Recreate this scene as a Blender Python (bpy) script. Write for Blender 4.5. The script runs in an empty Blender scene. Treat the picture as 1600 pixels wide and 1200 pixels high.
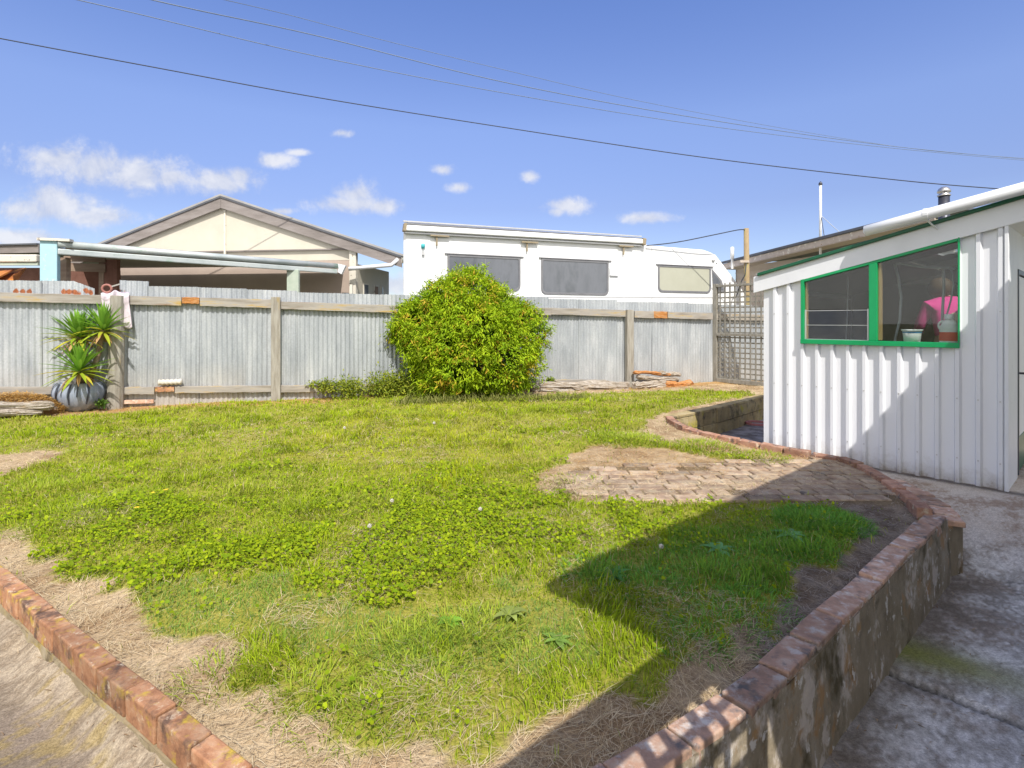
import bpy, math, random
import numpy as np
from mathutils import Vector, Matrix
random.seed(7); RNG = np.random.default_rng(11)
SC = bpy.context.scene; COL = SC.collection
F, H0, CZ = 850.0, 502.0, 1.36            # camera focal length (px of a 1600 px wide view), horizon row, camera height

# ------------------------------------------------------------------ points
def G(px, py, z=0.0):
    Y = (CZ - z) * F / (py - H0); return Vector(((px - 800) / F * Y, Y, z))
def D(px, py, Y): return Vector(((px - 800) / F * Y, Y, CZ + (H0 - py) / F * Y))
def PL(px, py, p0, d):
    k = (px - 800) / F; s = (k * p0[1] - p0[0]) / (d[0] - k * d[1])
    X = p0[0] + s * d[0]; Y = p0[1] + s * d[1]
    return s, Vector((X, Y, CZ + (H0 - py) / F * Y))
def lerp(a, b, t): return a + (b - a) * t

# ------------------------------------------------------------------ noise
_tab = np.random.default_rng(5).random((256, 256))
def vnoise(x, y):
    xi = np.floor(x).astype(int); yi = np.floor(y).astype(int)
    fx = x - xi; fy = y - yi; fx = fx * fx * (3 - 2 * fx); fy = fy * fy * (3 - 2 * fy)
    a = _tab[xi & 255, yi & 255]; b = _tab[(xi + 1) & 255, yi & 255]
    c = _tab[xi & 255, (yi + 1) & 255]; d = _tab[(xi + 1) & 255, (yi + 1) & 255]
    return (a * (1 - fx) + b * fx) * (1 - fy) + (c * (1 - fx) + d * fx) * fy
def fbm(x, y, s=1.0, o=4, seed=0):
    r = 0; a = .5; x = x * s + seed * 17.3; y = y * s + seed * 9.1
    for i in range(o):
        r = r + a * vnoise(x, y); x = x * 2.03 + 5.2; y = y * 2.03 + 1.3; a *= .5
    return r / (1 - .5 ** o)
def sstep(a, b, x):
    t = np.clip((x - a) / (b - a), 0, 1); return t * t * (3 - 2 * t)
def inpoly(X, Y, poly):
    r = np.zeros(X.shape, bool); n = len(poly); j = n - 1
    for i in range(n):
        xi, yi = poly[i]; xj, yj = poly[j]
        if yi != yj:
            c = ((yi > Y) != (yj > Y)) & (X < (xj - xi) * (Y - yi) / (yj - yi) + xi); r ^= c
        j = i
    return r

# ------------------------------------------------------------------ object helpers
WL = {}
def wloc(o): return WL.get(o.name, Vector((0, 0, 0)))
def tag(o, label=None, cat=None, group=None, kind=None):
    if label: o['label'] = label
    if cat: o['category'] = cat
    if group: o['group'] = group
    if kind: o['kind'] = kind
    return o
def thing(name, label, cat, loc, group=None):
    o = bpy.data.objects.new(name, None); COL.objects.link(o); o.empty_display_size = .1
    o.location = loc; WL[o.name] = Vector(loc); return tag(o, label, cat, group)
def link(o, parent=None, loc=(0, 0, 0)):
    COL.objects.link(o)
    if parent is not None: o.parent = parent; WL[o.name] = wloc(parent).copy()
    else: o.location = loc; WL[o.name] = Vector(loc)
    return o

class MB:
    def __init__(s): s.v = []; s.f = []
    def add(s, vs, fs):
        b = len(s.v); s.v += [tuple(v) for v in vs]; s.f += [tuple(i + b for i in f) for f in fs]; return s
    def ob(s, o, a, b, c):      # box from corner o with edge vectors a, b, c
        o, a, b, c = map(Vector, (o, a, b, c))
        vs = [o, o + a, o + a + b, o + b, o + c, o + a + c, o + a + b + c, o + b + c]
        return s.add(vs, [(0, 3, 2, 1), (4, 5, 6, 7), (0, 1, 5, 4), (1, 2, 6, 5), (2, 3, 7, 6), (3, 0, 4, 7)])
    def beam(s, p, q, w, h, up=(0, 0, 1)):      # rectangular bar centred on p-q
        p, q = Vector(p), Vector(q); d = (q - p); up = Vector(up)
        side = d.cross(up).normalized(); upv = side.cross(d).normalized()
        return s.ob(p - side * w / 2 - upv * h / 2, d, side * w, upv * h)
    def prism(s, poly, ext):
        ext = Vector(ext); n = len(poly); vs = [Vector(p) for p in poly] + [Vector(p) + ext for p in poly]
        return s.add(vs, [tuple(range(n))[::-1], tuple(range(n, 2 * n))] + [(i, (i + 1) % n, (i + 1) % n + n, i + n) for i in range(n)])
    def quad(s, a, b, c, d): return s.add([a, b, c, d], [(0, 1, 2, 3)])
    def tube(s, pts, r, n=8, caps=True):
        pts = [Vector(p) for p in pts]; m = len(pts); rs = r if isinstance(r, (list, tuple)) else [r] * m
        base = len(s.v); ref = None
        for i, p in enumerate(pts):
            d = (pts[min(i + 1, m - 1)] - pts[max(i - 1, 0)]).normalized()
            if ref is None: ref = d.orthogonal().normalized()
            ref = (ref - d * ref.dot(d)).normalized(); o = d.cross(ref)
            for k in range(n):
                a = 2 * math.pi * k / n; s.v.append(tuple(p + (ref * math.cos(a) + o * math.sin(a)) * rs[i]))
        for i in range(m - 1):
            for k in range(n):
                a = base + i * n + k; b = base + i * n + (k + 1) % n; s.f.append((a, b, b + n, a + n))
        if caps: s.f.append(tuple(base + k for k in range(n))[::-1]); s.f.append(tuple(base + (m - 1) * n + k for k in range(n)))
        return s
    def lathe(s, c, prof, n=32, fn=None, sx=1, sy=1):
        c = Vector(c); base = len(s.v); m = len(prof)
        for r, z in prof:
            for k in range(n):
                a = 2 * math.pi * k / n; rr = r * (fn(a, z) if fn else 1)
                s.v.append((c.x + rr * math.cos(a) * sx, c.y + rr * math.sin(a) * sy, c.z + z))
        for i in range(m - 1):
            for k in range(n):
                a = base + i * n + k; b = base + i * n + (k + 1) % n; s.f.append((a, b, b + n, a + n))
        return s
    def build(s, name, mat, parent=None, loc=None, smooth=False, bevel=0, seg=1, solid=0):
        L = wloc(parent) if parent is not None else Vector(loc if loc is not None else (0, 0, 0))
        me = bpy.data.meshes.new(name); me.from_pydata([(x - L.x, y - L.y, z - L.z) for x, y, z in s.v], [], s.f)
        if mat: me.materials.append(mat)
        if smooth: me.polygons.foreach_set('use_smooth', [True] * len(me.polygons))
        me.update(); o = bpy.data.objects.new(name, me); link(o, parent, L)
        if solid:
            m = o.modifiers.new('Solid', 'SOLIDIFY'); m.thickness = solid; m.offset = 0
        if bevel:
            m = o.modifiers.new('Bevel', 'BEVEL'); m.width = bevel; m.segments = seg; m.limit_method = 'ANGLE'; m.angle_limit = math.radians(35)
        return o

def npmesh(name, V, T, Cc, mat, parent=None, loc=None, smooth=False):
    L = wloc(parent) if parent is not None else Vector(loc if loc is not None else (0, 0, 0))
    V = np.asarray(V, np.float32) - np.array(L, np.float32); T = np.asarray(T, np.int32); k = T.shape[1]
    me = bpy.data.meshes.new(name); me.vertices.add(len(V)); me.vertices.foreach_set('co', V.ravel())
    me.loops.add(T.size); me.loops.foreach_set('vertex_index', T.ravel())
    me.polygons.add(len(T)); me.polygons.foreach_set('loop_start', np.arange(0, T.size, k, dtype=np.int32))
    try: me.polygons.foreach_set('loop_total', np.full(len(T), k, np.int32))
    except Exception: pass
    if smooth: me.polygons.foreach_set('use_smooth', np.ones(len(T), bool))
    if Cc is not None:
        Cc = np.asarray(Cc, np.float32)
        if Cc.shape[1] == 3: Cc = np.concatenate([Cc, np.ones((len(Cc), 1), np.float32)], 1)
        at = me.color_attributes.new('tint', 'FLOAT_COLOR', 'POINT'); at.data.foreach_set('color', Cc.ravel())
    me.materials.append(mat); me.update(calc_edges=True); me.validate()
    o = bpy.data.objects.new(name, me); return link(o, parent, L)

# ------------------------------------------------------------------ materials
def nt(name):
    m = bpy.data.materials.new(name); m.use_nodes = True; t = m.node_tree; t.nodes.clear()
    out = t.nodes.new('ShaderNodeOutputMaterial'); b = t.nodes.new('ShaderNodeBsdfPrincipled')
    t.links.new(b.outputs[0], out.inputs[0]); return m, t, b, out
def N(t, ty, **k):
    n = t.nodes.new(ty)
    for a, v in k.items(): setattr(n, a, v)
    return n
def ramp(t, fac, stops):
    r = N(t, 'ShaderNodeValToRGB'); e = r.color_ramp.elements
    while len(e) > 1: e.remove(e[0])
    e[0].position = stops[0][0]; e[0].color = (*stops[0][1], 1)
    for p, c in stops[1:]:
        q = e.new(p); q.color = (*c, 1)
    t.links.new(fac, r.inputs[0]); return r
def noise(t, vec, scale, detail=5, rough=.6, dist=0):
    n = N(t, 'ShaderNodeTexNoise'); n.inputs['Scale'].default_value = scale; n.inputs['Detail'].default_value = detail
    n.inputs['Roughness'].default_value = rough; n.inputs['Distortion'].default_value = dist
    if vec is not None: t.links.new(vec, n.inputs['Vector'])
    return n
def mapping(t, sc=(1, 1, 1), rot=(0, 0, 0)):
    c = N(t, 'ShaderNodeTexCoord'); m = N(t, 'ShaderNodeMapping'); m.inputs['Scale'].default_value = sc; m.inputs['Rotation'].default_value = rot
    t.links.new(c.outputs['Object'], m.inputs['Vector']); return m.outputs[0]
def mixc(t, fac, a, b, mode='MIX'):
    m = N(t, 'ShaderNodeMix', data_type='RGBA', blend_type=mode)
    for i, v in ((0, fac), (6, a), (7, b)):
        if hasattr(v, 'is_output') or hasattr(v, 'links'): t.links.new(v, m.inputs[i])
        elif i == 0: m.inputs[0].default_value = v
        else: m.inputs[i].default_value = (*v, 1)
    return m.outputs[2]
def bump(t, b, h, strength=.3, dist=.01):
    n = N(t, 'ShaderNodeBump'); n.inputs['Strength'].default_value = strength; n.inputs['Distance'].default_value = dist
    t.links.new(h, n.inputs['Height']); t.links.new(n.outputs[0], b.inputs['Normal'])
def pm(name, cols, scale=6, rough=.7, stretch=(1, 1, 1), spots=None, bmp=.25, bscale=None, metallic=0, island=0, spec=.4, bd=.006, rot=(0, 0, 0), detail=6):
    """procedural paint/wood/metal: noise through a colour ramp, optional spots (colour, scale, lo, hi), bump"""
    m, t, b, out = nt(name); v = mapping(t, stretch, rot)
    n = noise(t, v, scale, detail, .62)
    if len(cols) == 1: cols = [tuple(c * .9 for c in cols[0]), cols[0], tuple(min(1, c * 1.06) for c in cols[0])]
    k = len(cols); r = ramp(t, n.outputs[0], [(.28 + .44 * i / (k - 1), c) for i, c in enumerate(cols)]); col = r.outputs[0]
    for sp in (spots or []):
        n2 = noise(t, v, sp[1], 5, .65); f = ramp(t, n2.outputs[0], [(sp[2], (0, 0, 0)), (sp[3], (1, 1, 1))])
        col = mixc(t, f.outputs[0], col, sp[0])
    if island:
        g = N(t, 'ShaderNodeNewGeometry'); mr = N(t, 'ShaderNodeMapRange'); mr.inputs[3].default_value = 1 - island; mr.inputs[4].default_value = 1 + island
        t.links.new(g.outputs['Random Per Island'], mr.inputs[0])
        h = N(t, 'ShaderNodeHueSaturation'); t.links.new(mr.outputs[0], h.inputs['Value']); t.links.new(col, h.inputs['Color']); col = h.outputs[0]
    t.links.new(col, b.inputs['Base Color']); b.inputs['Roughness'].default_value = rough; b.inputs['Metallic'].default_value = metallic
    b.inputs['Specular IOR Level'].default_value = spec
    if bmp:
        n3 = noise(t, v, bscale or scale * 4, 6, .7); bump(t, b, n3.outputs[0], bmp, bd)
    return m
def tinted(name, rough=.8, nscale=60, amt=.35, bmp=.4, bd=.006, trans=0, spec=.2):
    m, t, b, out = nt(name); a = N(t, 'ShaderNodeAttribute', attribute_name='tint'); col = a.outputs['Color']
    if amt:
        g = N(t, 'ShaderNodeNewGeometry'); n = noise(t, g.outputs['Position'], nscale, 6, .7)
        r = ramp(t, n.outputs[0], [(.3, (1 - amt,) * 3), (.7, (1 + amt * .6,) * 3)]); col = mixc(t, 1.0, col, r.outputs[0], 'MULTIPLY')
        n9 = noise(t, g.outputs['Position'], nscale * 4.5, 4, .8); r9 = ramp(t, n9.outputs[0], [(.32, (.62,) * 3), (.5, (1,) * 3), (.68, (1.3,) * 3)]); col = mixc(t, 1.0, col, r9.outputs[0], 'MULTIPLY')
        if bmp: bump(t, b, n.outputs[0], bmp, bd)
    t.links.new(col, b.inputs['Base Color']); b.inputs['Roughness'].default_value = rough; b.inputs['Specular IOR Level'].default_value = spec
    if trans:
        tr = N(t, 'ShaderNodeBsdfTranslucent'); t.links.new(col, tr.inputs[0]); mx = N(t, 'ShaderNodeMixShader'); mx.inputs[0].default_value = trans
        t.links.new(b.outputs[0], mx.inputs[1]); t.links.new(tr.outputs[0], mx.inputs[2]); t.links.new(mx.outputs[0], out.inputs[0])
    return m
M = {}
M['leaf'] = tinted('leaf_tint', .55, amt=0, trans=.3, spec=.15)
M['grass'] = tinted('grass_tint', .7, amt=0, trans=.3, spec=.06)
M['straw'] = tinted('straw_tint', .8, amt=0, trans=.15, spec=.1)
M['soil'] = tinted('soil_tint', .95, 70, .45, .7, .012, spec=.1)
M['concrete'] = tinted('concrete_tint', .9, 85, .42, .6, .004, spec=.2)
M['path'] = tinted('path_tint', .95, 120, .5, .8, .004, spec=.1)
M['white_paint'] = pm('white_paint', [(.74, .75, .77), (.8, .81, .83), (.83, .84, .85)], 3, .45, bmp=.05, spots=[((.5, .48, .44), 9, .68, .78)])
M['cladding'] = pm('white_cladding', [(.76, .77, .80), (.81, .82, .84)], 3, .38, stretch=(1, 1, .3), bmp=.03, spots=[((.55, .53, .5), 14, .72, .82)])
def splash(m):
    t = m.node_tree; b = [n for n in t.nodes if n.type == 'BSDF_PRINCIPLED'][0]; src = b.inputs['Base Color'].links[0].from_socket
    g = N(t, 'ShaderNodeNewGeometry'); sp = N(t, 'ShaderNodeSeparateXYZ'); t.links.new(g.outputs['Position'], sp.inputs[0]); n = noise(t, g.outputs['Position'], 9, 6, .7)
    a = N(t, 'ShaderNodeMath', operation='MULTIPLY_ADD'); t.links.new(n.outputs[0], a.inputs[0]); a.inputs[1].default_value = .55; t.links.new(sp.outputs[2], a.inputs[2])
    f = ramp(t, a.outputs[0], [(.03, (.75,) * 3), (.10, (.35,) * 3), (.26, (0, 0, 0))]); c = mixc(t, f.outputs[0], src, (.36, .31, .25)); t.links.new(c, b.inputs['Base Color'])
splash(M['cladding'])
M['green_paint'] = pm('green_paint', [(.0, .30, .09), (.005, .36, .12)], 5, .3, bmp=.08)
M['dark_green'] = pm('dark_green_flashing', [(.008, .09, .04), (.012, .13, .06)], 5, .35, bmp=.05)
M['brick'] = pm('brick_orange', [(.22, .095, .045), (.39, .195, .10), (.47, .31, .19)], 15, .85, spots=[((.13, .075, .05), 11, .50, .64), ((.62, .5, .36), 20, .60, .72), ((.46, .32, .04), 13, .55, .68)], bmp=.6, bscale=45, island=.3, bd=.008)
M['brick_dark'] = pm('brick_weathered', [(.26, .18, .13), (.46, .28, .19), (.56, .44, .34)], 15, .85, spots=[((.16, .14, .13), 10, .54, .66), ((.6, .54, .48), 13, .54, .68)], bmp=.6, bscale=45, island=.35, bd=.008)
M['paver'] = pm('paver_brick', [(.21, .145, .10), (.33, .23, .155), (.42, .33, .235)], 8, .9, spots=[((.50, .40, .27), 9, .46, .64), ((.17, .14, .12), 9, .58, .70)], bmp=.35, bscale=60, island=.28, bd=.003)
M['render'] = pm('cement_render', [(.19, .15, .09), (.29, .235, .155), (.38, .325, .24)], 5, .92, stretch=(1, 1, .75), spots=[((.52, .45, .37), 6, .53, .60), ((.36, .22, .10), 7, .56, .66), ((.09, .07, .03), 4.5, .52, .68), ((.6, .56, .5), 15, .60, .65)], bmp=.7, bscale=30, bd=.012)
M['render_lichen'] = pm('render_lichen', [(.20, .15, .09), (.30, .24, .14), (.38, .32, .22)], 7, .9, spots=[((.36, .27, .06), 9, .54, .70), ((.12, .09, .05), 12, .54, .68)], bmp=.6, bscale=40, bd=.008)
M['block'] = pm('mossy_block', [(.24, .18, .09), (.38, .29, .14), (.46, .38, .22)], 4, .92, spots=[((.11, .09, .06), 6, .5, .66), ((.40, .34, .05), 5, .56, .7)], bmp=.5, bscale=30, bd=.01, island=.12)
M['galv'] = None
M['galv_gutter'] = pm('old_grey_gutter', [(.38, .43, .42), (.5, .54, .53), (.55, .58, .56)], 2, .45, metallic=.2, bmp=.1, spots=[((.30, .42, .33), 3, .56, .7)])
M['rail'] = pm('weathered_rail', [(.22, .19, .15), (.34, .31, .27), (.44, .42, .38)], 5, .85, stretch=(.35, .35, 3), spots=[((.42, .27, .05), 5, .55, .68), ((.24, .16, .1), 4, .6, .72)], bmp=.6, bscale=26)
M['post'] = pm('weathered_post', [(.20, .175, .14), (.31, .285, .24), (.40, .38, .33)], 6, .85, stretch=(4, 4, .5), spots=[((.35, .24, .06), 4, .62, .75)], bmp=.6, bscale=20)
M['lattice'] = pm('lattice_wood', [(.17, .155, .125), (.25, .235, .2), (.33, .315, .28)], 6, .85, stretch=(3, 3, .6), bmp=.4)
M['log'] = pm('grey_log', [(.22, .17, .12), (.42, .36, .29), (.62, .56, .48)], 7, .9, stretch=(.25, 3, 4), spots=[((.34, .24, .13), 5, .55, .68), ((.07, .05, .04), 9, .60, .68)], bmp=1, bscale=14, bd=.03)
M['bark'] = pm('orange_bark', [(.30, .11, .03), (.52, .22, .06), (.50, .36, .22)], 7, .9, stretch=(.4, 2, 3), bmp=1, bscale=16, bd=.03)
M['cream'] = pm('cream_panel', [(.54, .50, .41), (.60, .56, .47)], 2, .75, bmp=.05, spots=[((.6, .54, .45), 1.6, .55, .7)])
M['cream_peel'] = pm('peeling_cream', [(.62, .58, .49), (.70, .66, .57)], 6, .8, bmp=.2, spots=[((.33, .29, .24), 9, .6, .64)])
M['pinkish'] = pm('pinkish_brown_wall', [(.40, .32, .27), (.46, .37, .31)], 2, .8, bmp=.1)
M['barge'] = pm('grey_barge_board', [(.17, .15, .135), (.24, .21, .195), (.31, .28, .265)], 3, .8, stretch=(.3, 2, 2), bmp=.3)
M['roof_iron'] = pm('roof_iron', [(.30, .29, .28), (.40, .39, .38)], 3, .6, bmp=.1)
M['dark_roof'] = pm('dark_roof', [(.08, .085, .1), (.12, .125, .14)], 3, .6, bmp=.1)
M['blue_paint'] = pm('pale_blue_paint', [(.36, .58, .64), (.44, .66, .70)], 4, .6, bmp=.1, spots=[((.6, .66, .64), 7, .6, .68), ((.3, .2, .12), 12, .68, .72)])
M['rust'] = pm('rusty_iron', [(.22, .07, .02), (.42, .15, .04), (.60, .30, .03)], 5, .85, bmp=.3)
M['red_brown'] = pm('red_brown_timber', [(.16, .07, .05), (.24, .12, .09)], 5, .85, bmp=.3)
M['brown_timber'] = pm('brown_timber', [(.24, .16, .12), (.36, .27, .2)], 5, .85, stretch=(.3, 1, 3), bmp=.3)
M['pale_green'] = pm('pale_green_post', [(.38, .45, .36), (.5, .54, .45)], 7, .8, bmp=.2)
M['van'] = pm('van_white', [(.82, .82, .81), (.85, .85, .84)], 1, .25, bmp=.01, spec=.5)
M['van_grey'] = pm('grey_rubber', [(.16, .16, .17), (.22, .22, .23)], 5, .5, bmp=.05)
M['alu'] = pm('aluminium_trim', [(.55, .55, .55), (.65, .65, .65)], 5, .35, metallic=.4, bmp=.05)
M['bronze'] = pm('bronze_plastic', [(.28, .22, .14), (.36, .3, .2)], 5, .5, bmp=.05)
M['van_glass'] = pm('tinted_curtained_glass', [(.08, .09, .10), (.14, .15, .17), (.11, .12, .135)], 3, .12, stretch=(1, 1, .4), bmp=0, spec=.8)
M['blind'] = pm('beige_blind', [(.42, .42, .33), (.46, .46, .37)], 3, .3, bmp=0, spec=.6)
M['teal'] = pm('teal_lens', [(.05, .38, .42), (.08, .46, .5)], 8, .2, bmp=0)
M['pot'] = pm('blue_grey_glaze', [(.16, .19, .25), (.28, .32, .40), (.40, .44, .52)], 5, .35, stretch=(3, 3, .4), bmp=.15)
M['trunk'] = pm('fibrous_trunk', [(.12, .08, .05), (.28, .2, .14), (.36, .28, .2)], 14, .9, stretch=(3, 3, .6), bmp=.8, bscale=20)
M['branch'] = pm('bush_branch', [(.05, .04, .025), (.12, .09, .06)], 14, .9, bmp=.3)
M['cloth'] = pm('pink_white_rag', [(.48, .40, .45), (.62, .54, .58), (.66, .6, .62)], 9, .9, bmp=.3)
M['pulley'] = pm('rusty_red_iron', [(.26, .10, .08), (.42, .2, .17)], 8, .8, bmp=.3)
M['foam'] = pm('offwhite_foam', [(.52, .48, .40), (.66, .63, .56)], 12, .9, bmp=.5)
M['hose'] = pm('pink_hose', [(.38, .14, .14), (.48, .2, .2)], 8, .5, bmp=0)
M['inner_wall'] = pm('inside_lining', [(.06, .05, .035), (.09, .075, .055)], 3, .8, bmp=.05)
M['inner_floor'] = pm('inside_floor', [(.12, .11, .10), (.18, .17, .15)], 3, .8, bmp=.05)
M['raw_wood'] = pm('raw_pine', [(.50, .30, .12), (.62, .4, .18)], 8, .7, stretch=(3, 3, .4), bmp=.1)
M['strip'] = pm('pale_plastic_strip', [(.5, .53, .58), (.62, .65, .7)], 5, .35, bmp=0)
M['plastic_white'] = pm('white_plastic', [(.76, .76, .74), (.82, .82, .8)], 5, .35, bmp=0)
M['blue_band'] = pm('blue_print', [(.03, .22, .5), (.05, .28, .58)], 5, .4, bmp=0)
M['red_label'] = pm('red_label', [(.62, .05, .03), (.7, .09, .05)], 20, .4, bmp=0)
M['steel_dark'] = pm('dark_flue', [(.06, .065, .08), (.1, .1, .12)], 8, .4, metallic=.5, bmp=.1)
M['steel'] = pm('flue_cap_steel', [(.45, .42, .38), (.6, .58, .55)], 8, .3, metallic=.8, bmp=.1)
M['wire'] = pm('cable_black', [(.03, .035, .05), (.05, .055, .07)], 8, .6, bmp=0)
M['wire_pale'] = pm('cable_grey', [(.16, .2, .27), (.2, .24, .32)], 8, .6, bmp=0)
M['pole'] = pm('lichen_pole', [(.24, .17, .09), (.34, .25, .14), (.30, .28, .08)], 6, .85, stretch=(1, 1, .4), bmp=.3)
M['skin'] = pm('skin', [(.55, .34, .25), (.6, .38, .28)], 8, .55, bmp=.05)
M['pink'] = pm('pink_jumper', [(.80, .04, .28), (.88, .07, .36)], 8, .8, bmp=.2)
M['trousers'] = pm('dark_trousers', [(.03, .035, .05), (.05, .055, .075)], 8, .85, bmp=.2)
M['hair'] = pm('brown_hair', [(.045, .025, .012), (.12, .065, .03)], 18, .6, bmp=.5)
M['siding'] = pm('beige_siding', [(.42, .35, .27), (.5, .43, .34)], 3, .8, stretch=(1, 1, 1), bmp=.1)
M['fascia_peel'] = pm('peeling_fascia', [(.46, .38, .31), (.56, .48, .4)], 5, .8, bmp=.3, spots=[((.7, .65, .55), 8, .56, .6), ((.3, .13, .06), 10, .64, .68)])

def galv():
    m, t, b, out = nt('galvanised_iron'); v = mapping(t, (1, 1, .22))
    n = noise(t, v, 4, 6, .65); r = ramp(t, n.outputs[0], [(.3, (.30, .325, .35)), (.5, (.40, .425, .445)), (.7, (.53, .55, .56))])
    v2 = mapping(t); n2 = noise(t, v2, 38, 3, .6); r2 = ramp(t, n2.outputs[0], [(.3, (.86,) * 3), (.7, (1.08,) * 3)])
    c = mixc(t, 1.0, r.outputs[0], r2.outputs[0], 'MULTIPLY')
    g = N(t, 'ShaderNodeNewGeometry'); mr = N(t, 'ShaderNodeMapRange'); mr.inputs[3].default_value = .9; mr.inputs[4].default_value = 1.1
    a = N(t, 'ShaderNodeAttribute', attribute_name='tint'); sep = N(t, 'ShaderNodeSeparateColor'); t.links.new(a.outputs['Color'], sep.inputs[0])
    n3 = noise(t, v2, 30, 5, .7); rr = ramp(t, n3.outputs[0], [(.3, (.18, .05, .02)), (.6, (.42, .14, .05))])
    add = N(t, 'ShaderNodeMath', operation='MULTIPLY_ADD'); add.inputs[1].default_value = .5; t.links.new(n3.outputs[0], add.inputs[0]); t.links.new(sep.outputs[0], add.inputs[2])
    ms = ramp(t, add.outputs[0], [(.62, (0, 0, 0)), (.8, (1, 1, 1))]); c = mixc(t, ms.outputs[0], c, rr.outputs[0])
    n4 = noise(t, v, 2.2, 4, .6)     # warm dust rising from the bottom of the sheet
    ad = N(t, 'ShaderNodeMath', operation='MULTIPLY'); t.links.new(n4.outputs[0], ad.inputs[0]); t.links.new(sep.outputs[1], ad.inputs[1])
    c = mixc(t, ad.outputs[0], c, (.50, .42, .31)); c = mixc(t, sep.outputs[2], c, (.10, .10, .10))
    t.links.new(c, b.inputs['Base Color']); b.inputs['Roughness'].default_value = .5; b.inputs['Metallic'].default_value = .15
    bump(t, b, n2.outputs[0], .08, .003); return m
M['galv'] = galv()
def glass():
    m, t, b, out = nt('window_glass'); t.nodes.remove(b)
    tr = N(t, 'ShaderNodeBsdfTransparent'); tr.inputs[0].default_value = (.86, .89, .88, 1)
    gl = N(t, 'ShaderNodeBsdfGlossy'); gl.inputs['Roughness'].default_value = .015
    fr = N(t, 'ShaderNodeFresnel'); gm = N(t, 'ShaderNodeNewGeometry'); mi = N(t, 'ShaderNodeMapRange'); mi.inputs[3].default_value = 1.5; mi.inputs[4].default_value = 1 / 1.5
    t.links.new(gm.outputs['Backfacing'], mi.inputs[0]); t.links.new(mi.outputs[0], fr.inputs[0])
    df = N(t, 'ShaderNodeBsdfDiffuse'); df.inputs[0].default_value = (.7, .7, .68, 1)
    m1 = N(t, 'ShaderNodeMixShader'); t.links.new(fr.outputs[0], m1.inputs[0]); t.links.new(tr.outputs[0], m1.inputs[1]); t.links.new(gl.outputs[0], m1.inputs[2])
    v = mapping(t); n = noise(t, v, 18, 6, .8); r = ramp(t, n.outputs[0], [(.45, (.003,) * 3), (.70, (.02,) * 3), (.78, (.3,) * 3)])
    m2 = N(t, 'ShaderNodeMixShader'); t.links.new(r.outputs[0], m2.inputs[0]); t.links.new(m1.outputs[0], m2.inputs[1]); t.links.new(df.outputs[0], m2.inputs[2])
    t.links.new(m2.outputs[0], out.inputs[0]); return m
M['glass'] = glass()

# ------------------------------------------------------------------ grid of the yard (shed, kerbs and house line up with it)
U = Vector((-.6606, .7507, 0)); NN = Vector((.7507, .6606, 0))
SHC = Vector((4.534, 4.985, 0))                    # near corner of the shed
def qn(X, Y): return X * NN.x + Y * NN.y
def qu(X, Y): return X * U.x + Y * U.y

# fence line
FD = Vector((1, .39, 0)).normalized(); FO = Vector((0, 10.995, 0)); FNORM = Vector((FD.y, -FD.x, 0))  # FNORM points to the camera
def FP(px, py, off=0.0):
    o = FO + FNORM * off; return PL(px, py, o, FD)[1]
def FS(px): return PL(px, 500, FO, FD)[0]

# ------------------------------------------------------------------ retaining wall / kerb paths
WALLR = [(-.42, 1.13), (.08, 1.46), (.45, 1.70), (.80, 1.935), (1.12, 2.19), (1.72, 2.715), (2.30, 3.22), (2.955, 3.79)]
KERB = [G(x, y, .04)[:2] for x, y in [(1446, 800), (1428, 781), (1403, 762), (1370, 741), (1338, 723), (1306, 714), (1250, 706), (1200, 697), (1150, 687), (1103, 677), (1070, 668), (1050, 659), (1046, 652)]]
WALLL = [G(x, y, 0)[:2] for x, y in [(377, 1179), (165, 1016), (0, 882)]]
d = Vector(WALLL[0]) - Vector(WALLL[2]); d.normalize()
WALLL = [tuple(Vector(WALLL[0]) + d * .55)] + WALLL + [tuple(Vector(WALLL[2]) - d * 3.2)]
BLOCK = [G(1044, 651)[:2], G(1107, 639)[:2], G(1197, 616)[:2], (6.6, 11.85)]
LAWN = [(-.42, 1.2)] + WALLR[1:] + KERB + BLOCK + [(7.2, 13.7), (-12, 6.4)] + [WALLL[4], WALLL[3], WALLL[2], WALLL[1], WALLL[0]]

def pxpoly(l): return [tuple(G(x, y)[:2]) for x, y in l]
GREEN = pxpoly([(-420, 690), (0, 656), (100, 650), (200, 644), (300, 633), (420, 626), (520, 622), (620, 621), (760, 619), (900, 614), (1000, 608), (1100, 605), (1165, 607), (1178, 617), (1110, 630), (1045, 643), (1012, 655), (1004, 668), (1035, 690), (1100, 705), (1180, 715), (1242, 722), (1230, 729), (1140, 722), (1040, 704), (930, 702), (892, 715), (855, 738), (838, 758), (860, 777), (930, 787), (1100, 784), (1210, 787), (1300, 786), (1352, 812), (1342, 848), (1292, 882), (1232, 932), (1190, 968), (1130, 1012), (1080, 1042), (1030, 1064), (980, 1090), (850, 1128), (740, 1168), (640, 1195), (560, 1165), (470, 1112), (380, 1082), (345, 1055), (395, 1020), (335, 1005), (215, 965), (198, 935), (150, 905), (108, 880), (60, 855), (20, 830), (-60, 800), (-420, 790)])
DRYP = pxpoly([(-60, 716), (50, 706), (108, 705), (60, 724), (0, 746), (-70, 768)])
CLOV = pxpoly([(40, 800), (170, 765), (330, 795), (480, 795), (600, 768), (800, 768), (980, 792), (1040, 822), (900, 900), (830, 915), (700, 905), (620, 930), (540, 948), (400, 960), (250, 978), (210, 950), (160, 905), (80, 860)])
LUSH = pxpoly([(1225, 790), (1340, 795), (1348, 846), (1285, 882), (1200, 950), (1050, 925), (900, 925), (960, 880), (1100, 820)])
YELL = pxpoly([(560, 640), (760, 640), (830, 700), (800, 765), (560, 750), (440, 705)])
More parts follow.
